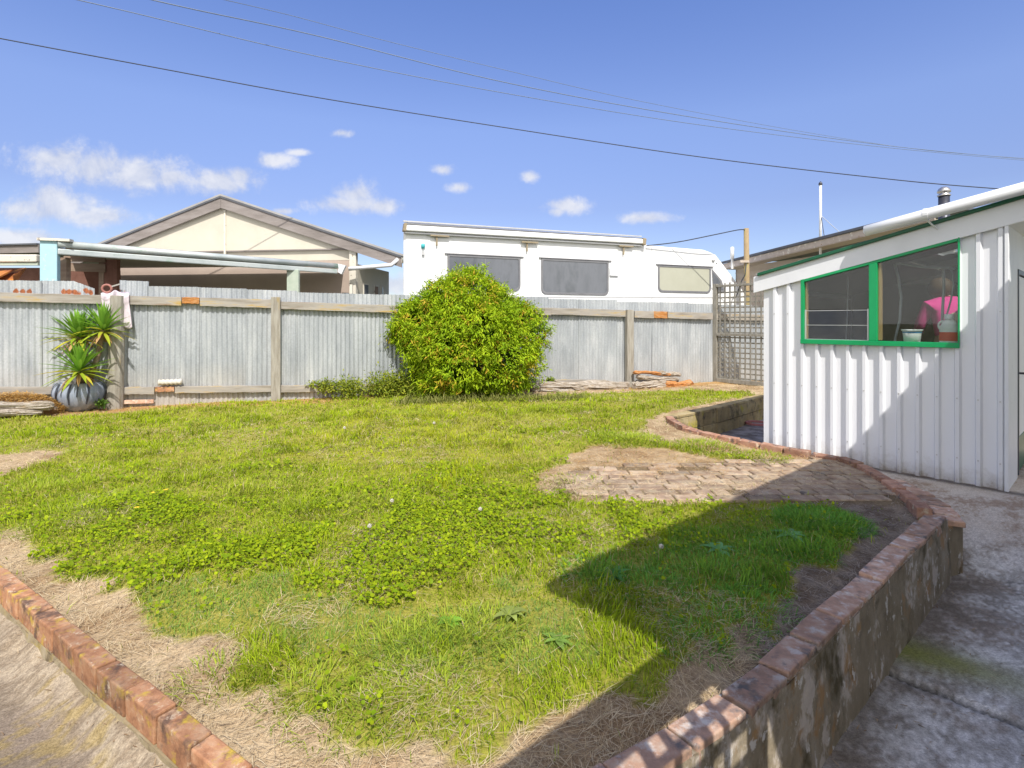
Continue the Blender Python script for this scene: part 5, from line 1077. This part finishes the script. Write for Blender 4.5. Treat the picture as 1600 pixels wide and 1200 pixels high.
# ------------------------------------------------------------------ gable house behind the fence on the left
HA = Vector((.99, -.14, 0)).normalized(); HBk = Vector((.14, .99, 0)).normalized(); HO = D(345, 303, 14.0); HO2 = Vector((HO.x, HO.y, 0)); ZP = HO.z; SL = .335; EV = 4.84
def HP(s, n, z): p = HO2 + HA * s + HBk * n; return Vector((p.x, p.y, z))
hs = thing('gable_house', 'cream gable end house with weathered grey barge boards behind the left fence', 'house', tuple(HP(0, .5, -.5)))
for sg_ in (-1, 1):
    mb = MB(); mb.prism([HP(0, -.02, ZP), HP(sg_ * (EV + .06), -.02, ZP - SL * (EV + .06)), HP(sg_ * (EV + .06), -.02, ZP - SL * (EV + .06) - .05), HP(0, -.02, ZP - .05)], HBk * 4.2); mb.build('roof', M['roof_iron'], hs)
    mb = MB(); mb.prism([HP(sg_ * .003, -.005, ZP - .052), HP(sg_ * EV, -.005, ZP - SL * EV - .052), HP(sg_ * EV, -.005, ZP - SL * EV - .34), HP(sg_ * .003, -.005, ZP - .36)], HBk * .035); mb.build('barge_board', M['barge'], hs)
    mb = MB(); mb.prism([HP(sg_ * .003, -.03, ZP - .052), HP(sg_ * EV, -.03, ZP - SL * EV - .052), HP(sg_ * EV, -.03, ZP - SL * EV - .10), HP(sg_ * .003, -.03, ZP - .10)], HBk * .024); mb.build('barge_trim', M['dark_roof'], hs)
sW = 3.54 + .06; zc = ZP - .36; zb1 = D(400, 391, 14).z
mb = MB(); mb.prism([HP(-3.6, .10, zb1), HP(sW, .10, zb1), HP(sW, .10, ZP - SL * sW - .1), HP(0, .10, ZP - .1), HP(-3.6, .10, ZP - SL * 3.6 - .1)], HBk * .05); mb.build('gable_panel', M['cream'], hs)
mb = MB(); mb.ob(HP(-3.6, .16, 2.9), HA * (sW + 3.6), HBk * .08, (0, 0, zb1 - 2.9 - .002)); mb.build('upper_wall', M['cream'], hs)
mb = MB(); mb.ob(HP(-3.6, .16, -.6), HA * (sW + 3.6), HBk * .08, (0, 0, 3.495)); mb.build('lower_wall', M['pinkish'], hs)
mb = MB(); mb.ob(HP(.03, .07, 2.92), HA * .05, HBk * .03, (0, 0, ZP - .4 - 2.92)); mb.build('cover_strip', M['cream_peel'], hs)
mb = MB(); mb.ob(HP(-3.6, .085, zb1 - .03), HA * (sW + 3.6), HBk * .07, (0, 0, .03)); mb.build('drip_ledge', M['barge'], hs)
mb = MB(); mb.ob(HP(sW - .14, .06, -.6), HA * .17, HBk * .12, (0, 0, ZP - SL * sW - .12 + .6)); mb.build('corner_board', M['cream_peel'], hs)
mb = MB(); mb.ob(HP(sW - .05, .18, -.6), HA * .06, HBk * 2.2, (0, 0, 3.4)); mb.build('side_wall', M['cream'], hs)
for n0, w0, mt in ((.55, .32, 'dark_roof'), (1.25, .3, 'brown_timber'), (1.75, .18, 'van_glass')):
    mb = MB(); mb.ob(HP(sW + .0, n0, 1.0), HA * .03, HBk * w0, (0, 0, 1.35)); f = mb.build('window', M['cream_peel'], hs); mb = MB(); mb.ob(HP(sW + .031, n0 + .04, 1.04), HA * .006, HBk * (w0 - .08), (0, 0, 1.27)); mb.build('pane', M[mt], f)
for n0 in (.5, 1.2, 1.9, 2.6, 3.3):
    mb = MB(); zz = ZP - SL * sW - .16; mb.beam(HP(sW - .1, n0, zz), HP(EV - .02, n0, zz - SL * (EV - sW)), .05, .12); mb.build('rafter', M['brown_timber'], hs)
mb = MB(); mb.ob(HP(EV - .02, -.0, ZP - SL * EV - .22), HA * .03, HBk * 4.1, (0, 0, .15)); mb.build('eave_fascia', M['cream_peel'], hs)
mb = MB(); mb.tube([HP(EV + .07, .0, ZP - SL * EV - .14), HP(EV + .07, 4.1, ZP - SL * EV - .14)], .06, 10); mb.build('eave_gutter', M['galv_gutter'], hs, smooth=True)
a = D(545, 420, 13.3); b_ = D(612, 414, 13.3); c = D(622, 405, 13.35); mb = MB(); mb.tube([a, b_, c], .05, 12); mb.build('downpipe', M['white_paint'], hs, smooth=True)
# carport / lean-to in front of it
CA = D(90, 381, 9.6); CB = D(527, 416, 13.05); cd = (CB - CA); cdh = Vector((cd.x, cd.y, 0)).normalized(); cn = Vector((cdh.y, -cdh.x, 0))
cp = thing('carport', 'lean-to carport with long grey gutter and pale blue end panel behind the left fence', 'carport', (CA.x, CA.y, -.5))
mb = MB(); mb.tube([CA + Vector((0, 0, .0)), CB], .062, 14); mb.build('gutter', M['galv_gutter'], cp, smooth=True)
mb = MB(); mb.beam(CA + Vector((0, 0, -.135)) - cn * .0, CB + Vector((0, 0, -.125)), .05, .11); mb.build('fascia_board', M['galv_gutter'], cp, bevel=.02, seg=2)
mb = MB(); mb.beam(CA + Vector((0, 0, .055)) - cn * .05, CB + Vector((0, 0, .055)) - cn * .05, .12, .02); mb.build('roof_edge', M['roof_iron'], cp)
q0 = HP(-3.7, .0, CA.z + .05); q1 = HP(3.3, .03, CB.z + .05)
mb = MB(); mb.prism([CA + Vector((0, 0, .02)), CB + Vector((0, 0, .02)), q1, q0], (0, 0, .02)); mb.build('roof', M['roof_iron'], cp)
bp = D(62, 374, 9.5); b2_ = D(89, 377, 9.58); mb = MB(); dv = b2_ - bp; dv.z = 0; mb.ob(bp + Vector((0, 0, -1.9)), dv, (-.02, .10, 0), (0, 0, 1.9)); mb.build('blue_panel', M['blue_paint'], cp, bevel=.006)
mb = MB(); bw = D(76, 372, 9.45); mb.ob(bp + Vector((-.01, -.05, -.02)), dv * 1.9, (-.02, .12, 0), (0, 0, .045)); mb.build('panel_cap', M['cream_peel'], cp)
mb = MB(); p = D(456, 430, 12.35); mb.ob(Vector((p.x - .12, p.y, -.5)), (.27, 0, 0), (0, .1, 0), (0, 0, CB.z + .35)); mb.build('post', M['pale_green'], cp, bevel=.01)
mb = MB(); p = D(96, 400, 9.9); mb.ob(Vector((p.x - .07, p.y, -.5)), (.16, 0, 0), (0, .1, 0), (0, 0, 3.02)); mb.build('post', M['brown_timber'], cp)
for px, wd, mt in ((169, .16, 'red_brown'), (179, .09, 'red_brown'), (158, .1, 'brown_timber')):
    mb = MB(); p = D(px, 400, 10.9); mb.ob(Vector((p.x - wd / 2, p.y, -.5)), (wd, 0, 0), (0, .1, 0), (0, 0, 3.1)); mb.build('post', M[mt], cp)
for py, h_ in ((404, .1), (417, .16)):
    mb = MB(); a = D(100, py, 10.6); b_ = D(165, py + 2, 10.9); mb.beam(a, b_, .05, h_); mb.build('cross_board', M['brown_timber'], cp)
mb = MB(); a = D(80, 395, 11.6); b_ = D(186, 400, 12.3); mb.ob(Vector((a.x, a.y, -.5)), (b_.x - a.x, b_.y - a.y, 0), (0, .05, 0), (0, 0, 3.0)); mb.build('back_wall', M['red_brown'], cp)
mb = MB(); a = D(528, 412, 13.05); mb.prism([a, a + Vector((.18, 0, -.04)), a + Vector((.08, 0, -.25)), a + Vector((0, 0, -.2))], (0, .12, 0)); mb.build('gutter_end', M['white_paint'], cp)
p = D(541, 440, 13.2); t = thing('upright_boards', 'tall white and navy boards leaning at the house corner behind the fence', 'boards', (p.x, p.y, -.5)); mb = MB(); mb.ob(Vector((p.x - .06, p.y, -.5)), (.12, 0, 0), (0, .04, 0), (0, 0, 2.55)); mb.build('navy_board', M['blue_band'] if 0 else M['dark_roof'], t)
mb = MB(); mb.ob(Vector((p.x + .10, p.y - .05, -.5)), (.06, .0, 0), (0, .05, 0), (0, 0, 2.75)); mb.build('white_post', M['cream_peel'], t)
# tin shed at the far left with rusty sheets
ts = thing('tin_shed', 'low shed roof with peeling pale green gutter at the far left edge', 'shed', (-9.6, 10.4, -.5))
a = D(-260, 396, 12.2); b_ = D(62, 388.5, 10.9); mb = MB(); mb.beam(a, b_, .05, .16); mb.build('fascia_board', M['barge'], ts)
mb = MB(); mb.beam(a + Vector((0, 0, .09)), b_ + Vector((0, 0, .09)), .12, .03); mb.build('roof_edge', M['dark_roof'], ts)
mb = MB(); mb.prism([a + Vector((0, 0, .06)), b_ + Vector((0, 0, .06)), b_ + Vector((-.6, 3, .2)), a + Vector((-.6, 3, .2))], (0, 0, .02)); mb.build('roof', M['dark_roof'], ts)
a = D(-260, 404, 9.9); b_ = D(61, 404, 9.9); mb = MB(); mb.beam(a, b_, .12, .14); mb.build('gutter', M['cream_peel'], ts, bevel=.02, seg=2)
mb = MB(); mb.beam(a + Vector((0, 0, -.10)), b_ + Vector((0, 0, -.10)), .06, .05); mb.build('gutter_lip', M['pale_green'], ts)
a = D(-260, 410, 11.6); b_ = D(64, 410, 11.6); mb = MB(); mb.ob(Vector((a.x, a.y, -.5)), (b_.x - a.x, 0, 0), (0, .06, 0), (0, 0, 3.0)); mb.build('wall', M['red_brown'], ts)
for i, (pts, dy, lab) in enumerate([(((-60, 428), (22, 420), (36, 437), (-60, 446)), 10.0, 'rusty orange iron sheet leaning under the far left gutter'), (((27, 421), (40, 418), (58, 434), (60, 445), (22, 446)), 10.15, 'brown rusty iron sheet leaning beside the pale blue panel')]):
    mb = MB(); P = [D(x, y_, dy) for x, y_ in pts]; P = P[:2] + [Vector((q.x, q.y - .5, q.z - .0)) for q in P[2:]] ; mb.prism([P[0], P[1]] + P[2:], (0, .02, -.02)); c = P[0]; tag(mb.build('rusty_sheet', M['rust'], loc=tuple(c)), lab, 'iron sheet', 'rusty iron sheets')

# ------------------------------------------------------------------ neighbour house on the right, behind the shed
nh = thing('weatherboard_house', 'beige weatherboard house with peeling fascia behind the shed roof', 'house', (7.0, 15, -.5))
a = D(1128, 413, 17.0); b_ = D(1460, 331, 10.6); a.z = a.z; dirn = (b_ - a); dh = Vector((dirn.x, dirn.y, 0)).normalized(); out2 = Vector((dh.y, -dh.x, 0))
if out2.x > 0: out2 = -out2
mb = MB(); mb.prism([a, b_, b_ - Vector((0, 0, .16)), a - Vector((0, 0, .17))], -out2 * .03); mb.build('fascia_board', M['fascia_peel'], nh)
mb = MB(); mb.prism([a + Vector((0, 0, .075)), b_ + Vector((0, 0, .075)), b_ - Vector((0, 0, -.005)), a - Vector((0, 0, -.005))], -out2 * -.05); mb.build('roof_edge', M['dark_roof'], nh, bevel=.01)
mb = MB(); mb.prism([a + Vector((0, 0, .04)), b_ + Vector((0, 0, .04)), b_ - out2 * 4 + Vector((0, 0, .25)), a - out2 * 4 + Vector((0, 0, .25))], (0, 0, .03)); mb.build('roof', M['dark_roof'], nh)
mb = MB(); a2, b2 = a - out2 * .5, b_ - out2 * .5; nb = 16
for i in range(nb):
    z1 = 3.05 - i * .19; mb.prism([Vector((a2.x, a2.y, z1)), Vector((b2.x, b2.y, z1)), Vector((b2.x, b2.y, z1 - .19)), Vector((a2.x, a2.y, z1 - .19))], -out2 * .05 * 0 + out2 * (.0) + Vector((0, 0, 0)) - out2 * .04)
    mb.prism([Vector((a2.x, a2.y, z1 - .165)), Vector((b2.x, b2.y, z1 - .165)), Vector((b2.x, b2.y, z1 - .188)), Vector((a2.x, a2.y, z1 - .188))], out2 * .015)
mb.build('wall', M['siding'], nh)
mb = MB(); mb.prism([a - Vector((0, 0, .15)), b_ - Vector((0, 0, .14)), b_ - out2 * .5 - Vector((0, 0, .14)), a - out2 * .5 - Vector((0, 0, .15))], (0, 0, -.01)); mb.build('soffit', M['siding'], nh)
mb = MB(); p = a + Vector((0, 0, .0)); mb.ob(Vector((a2.x, a2.y, -.5)), -out2 * 4, dh * .05, (0, 0, 3.6)); mb.build('end_wall', M['siding'], nh)
p = D(1282, 380, 13.5); t = thing('aerial_mast', 'thin white aerial mast with guy wires above the right hand roof', 'aerial', tuple(p)); mb = MB(); top = D(1282, 289, 13.5); mb.tube([p - Vector((0, 0, .3)), top], .03, 10); mb.build('mast', M['plastic_white'], t, smooth=True)
mb = MB(); mb.tube([top, top + Vector((0, 0, .05)), top + Vector((0, 0, .09))], [.045, .04, .005], 10); mb.build('finial', M['steel_dark'], t, smooth=True)
mb = MB(); g0 = D(1283, 337, 13.5); mb.tube([g0, D(1313, 364, 13.6)], .008, 5); mb.build('guy_wire', M['strip'], t); mb = MB(); mb.tube([g0, D(1288, 370, 13.2)], .008, 5); mb.build('guy_wire', M['wire'], t)
p = D(1144, 404, 16.0); mb = MB(); mb.lathe(p - Vector((0, 0, .3)), [(.035, 0), (.035, .3), (.055, .3), (.055, .62), (.04, .64), (.001, .64)], 14); tag(mb.build('vent_pipe', M['plastic_white'], loc=tuple(p), smooth=True), 'short white vent pipe on the right hand roof beside the pole', 'vent pipe')
# pole
p = D(1167, 470, 14.6); pb = Vector((p.x + .03, p.y, -.5)); top = D(1166, 357, 14.6); pole = thing('service_pole', 'slim lichen covered timber pole carrying a wire behind the lattice', 'pole', tuple(pb))
mb = MB(); mb.tube([pb, pb.lerp(top, .5), top], [.085, .075, .065], 12); mb.build('pole_shaft', M['pole'], pole, smooth=True)
mb = MB(); mb.tube([D(1166, 412, 14.45), D(1164, 430, 14.45), D(1158, 440, 14.5), D(1150, 465, 14.6)], .014, 6); mb.build('conduit', M['wire'], pole, smooth=True)
mb = MB(); c = D(1165, 409, 14.5); mb.ob(c - Vector((.14, 0, .02)), (.24, 0, 0), (0, .2, 0), (0, 0, .06)); mb.build('bracket', M['fascia_peel'], pole)
# wires
def wire(name, pts, r, mat, label):
    P = [D(x, y_, Y_) for x, y_, Y_ in pts]; Q = []
    for i in range(len(P) - 1):       # Catmull-Rom
        p0, p1, p2, p3 = P[max(0, i - 1)], P[i], P[i + 1], P[min(len(P) - 1, i + 2)]
        for k_ in range(10): t_ = k_ / 10; Q.append(.5 * ((2 * p1) + (-p0 + p2) * t_ + (2 * p0 - 5 * p1 + 4 * p2 - p3) * t_ ** 2 + (-p0 + 3 * p1 - 3 * p2 + p3) * t_ ** 3))
    Q.append(P[-1]); c = Q[len(Q) // 2]; return tag(MB().tube(Q, r, 6).build(name, M[mat], loc=tuple(c), smooth=True), label, 'wire', 'overhead wires')
wire('overhead_wire', [(1167, 360, 14.6), (1155, 359, 14.5), (1120, 366, 14.2), (1060, 378, 14.0), (1010, 384, 13.8)], .013, 'wire', 'short black wire from the slim pole to the motorhome roof')
wire('overhead_wire', [(-120, 36, 10), (0, 60, 10.4), (240, 105, 11), (500, 153, 12), (800, 201, 12.8), (1100, 246, 12.6), (1400, 281, 12), (1560, 295, 11.5), (1620, 299, 11)], .0105, 'wire', 'lowest and darkest overhead wire crossing the whole sky down to the shed roof')
wire('overhead_wire', [(60, -14, 14), (200, 18, 15), (500, 89, 18), (800, 147.5, 21), (1100, 196, 25), (1400, 232, 30), (1640, 254, 35)], .013, 'wire_pale', 'second overhead wire from the bottom, starting at the upper left')
wire('overhead_wire', [(180, -14, 14), (300, 14, 15), (500, 57, 18), (800, 131, 21), (1100, 186, 25), (1400, 229, 30), (1640, 252, 35)], .016, 'wire_pale', 'third overhead wire from the bottom, thicker of the upper three')
wire('overhead_wire', [(290, -14, 15), (450, 23, 18), (600, 63, 20), (800, 112, 22), (1000, 158, 25), (1250, 205, 30), (1450, 235, 34), (1640, 250, 38)], .011, 'wire_pale', 'topmost and faintest overhead wire')

# ------------------------------------------------------------------ own house with porch (behind the camera; casts the shade)
EZ = 3.9; sh_ = (EZ - 2.4) / math.tan(math.radians(50)); bk = Vector((math.sin(math.radians(12)), -math.cos(math.radians(12)), 0))
EA = Vector((.596, .764, 0)); EB = Vector((.97, .25, 0)); tt = (EB - EA).dot(U); EB = EA + U * tt; LB0 = EB.copy(); EA = EA + bk * sh_; EB = EB + bk * sh_
hm = thing('porch_house', 'weatherboard house with porch roof behind the viewpoint, shading the patio', 'house', (4, -2, -.43))
E1 = EA + NN * 6.8; E4 = EB - NN * 3.4; far1 = E1 - U * 7; far4 = E4 - U * 7
mb = MB(); mb.prism([(q.x, q.y, EZ) for q in (EB, EA, E1, far1, EB - U * 7)], (0, 0, .09)); mb.build('porch_roof', M['roof_iron'], hm)
mb = MB(); w1 = EA + NN * 6.2 - U * .6; w2 = EB + NN * .25 - U * .35; w3 = w2 - U * 4; w4 = w1 - U * 4; mb.prism([(q.x, q.y, -.5) for q in (w2, w1, w4, w3)], (0, 0, 4.35)); mb.build('house_wall', M['cream'], hm)
# lattice panel hanging below the porch edge
lp0 = LB0 - NN * 2.2 - U * .04; lw_ = 2.3; mb = MB(); pit = .128
for i in range(int(lw_ / pit) + 1): mb.ob(lp0 + NN * (i * pit + (.0 if i % 2 else .02)) + Vector((0, 0, 1.2)), NN * (.035 if i % 2 else .05), U * -.008, (0, 0, 1.05))
mb.build('porch_lattice', M['lattice'], hm); mb = MB()
for z_ in np.arange(1.2, 2.25, .13): mb.ob(lp0 - U * .011 + Vector((0, 0, float(z_))), NN * (lw_ + .03), U * -.008, (0, 0, .04))
mb.build('porch_lattice', M['lattice'], hm); mb = MB(); mb.ob(lp0 + Vector((0, 0, 1.12)) - U * .02, NN * (lw_ + .03), U * -.03, (0, 0, .08)); mb.ob(lp0 + Vector((0, 0, 2.17)) - U * .02, NN * (lw_ + .03), U * -.04, (0, 0, .27)); mb.ob(lp0 + NN * lw_ + Vector((0, 0, -.43)) - U * .02, NN * .09, U * -.09, (0, 0, 2.83)); mb.ob(lp0 + Vector((0, 0, -.43)) - U * .02, NN * (lw_), U * -.05, (0, 0, 1.56)); mb.build('porch_frame', M['white_paint'], hm)

# ------------------------------------------------------------------ sky, sun, camera
SUN_EL, SUN_AZ = math.radians(50), math.radians(12)          # light travels towards (-sin az, cos az)
tr = Vector((-math.sin(SUN_AZ) * math.cos(SUN_EL), math.cos(SUN_AZ) * math.cos(SUN_EL), -math.sin(SUN_EL)))
ld = bpy.data.lights.new('sun', 'SUN'); ld.energy = 3.3; ld.angle = math.radians(.32); ld.color = (1, .955, .89)
lo = bpy.data.objects.new('sun', ld); COL.objects.link(lo); lo.rotation_euler = tr.to_track_quat('-Z', 'Y').to_euler(); lo.location = (3, -6, 9)
W = bpy.data.worlds.new('World'); SC.world = W; W.use_nodes = True; t = W.node_tree; t.nodes.clear()
wo = t.nodes.new('ShaderNodeOutputWorld'); bg = t.nodes.new('ShaderNodeBackground'); sky = t.nodes.new('ShaderNodeTexSky'); sky.sky_type = 'NISHITA'; sky.sun_disc = False
sky.sun_elevation = SUN_EL; sky.sun_rotation = math.atan2(-tr.x, -tr.y); sky.air_density = 1.0; sky.dust_density = .6; sky.ozone_density = 2.2; sky.altitude = 50
bg.inputs[1].default_value = .14
tc = t.nodes.new('ShaderNodeTexCoord'); sp = t.nodes.new('ShaderNodeSeparateXYZ'); t.links.new(tc.outputs['Generated'], sp.inputs[0])
def mth(op, a, b=None, c=None):
    n = t.nodes.new('ShaderNodeMath'); n.operation = op
    for i, v in enumerate((a, b, c)):
        if v is None: continue
        if hasattr(v, 'links'): t.links.new(v, n.inputs[i])
        else: n.inputs[i].default_value = v
    return n.outputs[0]
ymax = mth('MAXIMUM', sp.outputs[1], .05); a_ = mth('DIVIDE', sp.outputs[0], ymax); b__ = mth('DIVIDE', sp.outputs[2], ymax)
cb = t.nodes.new('ShaderNodeCombineXYZ'); t.links.new(a_, cb.inputs[0]); t.links.new(b__, cb.inputs[1])
n1 = noise(t, cb.outputs[0], 11, 9, .62, .3); n2 = noise(t, cb.outputs[0], 42, 6, .65)
best = None
CLOUDS = [(95, 250, 52, 22), (150, 262, 60, 26), (215, 272, 70, 24), (265, 278, 40, 14), (345, 284, 55, 18), (370, 276, 30, 16), (80, 325, 70, 22), (75, 310, 40, 22), (30, 328, 36, 16), (150, 338, 60, 14), (555, 305, 34, 20), (550, 318, 52, 12), (595, 322, 30, 12), (885, 322, 32, 12), (870, 330, 18, 8), (1010, 341, 38, 8), (828, 276, 15, 9), (718, 293, 18, 8), (692, 265, 18, 8), (535, 208, 18, 7), (425, 250, 28, 10), (465, 238, 18, 5), (40, 372, 60, 12), (440, 330, 20, 5), (620, 445, 40, 14)]
for (cx, cy, rx, ry) in CLOUDS:
    A0, B0, ra, rb = (cx - 800) / F, (H0 - cy) / F, rx / F * 1.45, ry / F * 1.55
    vm = t.nodes.new('ShaderNodeVectorMath'); vm.operation = 'MULTIPLY_ADD'; t.links.new(cb.outputs[0], vm.inputs[0]); vm.inputs[1].default_value = (1 / ra, 1 / rb, 0); vm.inputs[2].default_value = (-A0 / ra, -B0 / rb, 0)
    ln = t.nodes.new('ShaderNodeVectorMath'); ln.operation = 'LENGTH'; t.links.new(vm.outputs[0], ln.inputs[0])
    vv = mth('ADD', ln.outputs['Value'], .22 if rx < 20 else (.10 if rx < 40 else 0.0)); best = vv if best is None else mth('MINIMUM', best, vv)
dn = mth('SUBTRACT', 1.0, best); dn = mth('MULTIPLY_ADD', mth('SUBTRACT', n1.outputs[0], .5), 2.0, dn); dn = mth('MULTIPLY_ADD', mth('SUBTRACT', n2.outputs[0], .5), .9, dn)
mr = t.nodes.new('ShaderNodeMapRange'); mr.interpolation_type = 'SMOOTHSTEP'; t.links.new(dn, mr.inputs[0]); mr.inputs[1].default_value = -.10; mr.inputs[2].default_value = .80
front = mth('GREATER_THAN', sp.outputs[1], .06); msk = mth('MULTIPLY', mth('MULTIPLY', mr.outputs[0], front), .88)
hsv = t.nodes.new('ShaderNodeHueSaturation'); t.links.new(sky.outputs[0], hsv.inputs['Color']); hsv.inputs['Hue'].default_value = .52; hsv.inputs['Saturation'].default_value = 1.06; hsv.inputs['Value'].default_value = 1.0
cc = ramp(t, n1.outputs[0], [(.38, (2.7, 2.95, 3.7)), (.62, (4.1, 4.15, 4.4))])
zr = ramp(t, sp.outputs[2], [(.08, (.64, .64, .70)), (.2, (.70, .68, .72)), (.33, (.92, .93, .92)), (.5, (.80, .92, 1.0)), (.8, (.9, .95, 1.0))])
hz = mixc(t, 1.0, hsv.outputs[0], zr.outputs[0], 'MULTIPLY')
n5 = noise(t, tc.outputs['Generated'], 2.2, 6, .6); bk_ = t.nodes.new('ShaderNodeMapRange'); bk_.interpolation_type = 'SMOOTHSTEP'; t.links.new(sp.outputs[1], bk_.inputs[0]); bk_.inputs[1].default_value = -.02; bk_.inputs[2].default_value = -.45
b5 = ramp(t, n5.outputs[0], [(.36, (.2,) * 3), (.55, (1,) * 3)]); hz = mixc(t, mth('MULTIPLY', bk_.outputs[0], b5.outputs[0]), hz, (7.2, 7.0, 6.7))      # bright cloud bank added behind the viewpoint, unseen fill for the shade
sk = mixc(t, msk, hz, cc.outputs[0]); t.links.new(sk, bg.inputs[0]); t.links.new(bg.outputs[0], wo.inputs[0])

cam = bpy.data.cameras.new('camera'); co = bpy.data.objects.new('camera', cam); COL.objects.link(co); SC.camera = co
co.location = (0, 0, CZ); co.rotation_euler = (math.radians(90), 0, 0); cam.sensor_width = 36; cam.lens = F / 1600 * 36; cam.shift_y = -(600 - H0) / 1600; cam.clip_end = 2000; cam.clip_start = .05
vs_ = SC.view_settings; SC.display_settings.display_device = 'sRGB'; vs_.view_transform = 'Standard'; vs_.look = 'None'; vs_.exposure = .62; vs_.gamma = 1
SC.cycles.use_denoising = True; SC.cycles.max_bounces = 6; SC.cycles.transparent_max_bounces = 10
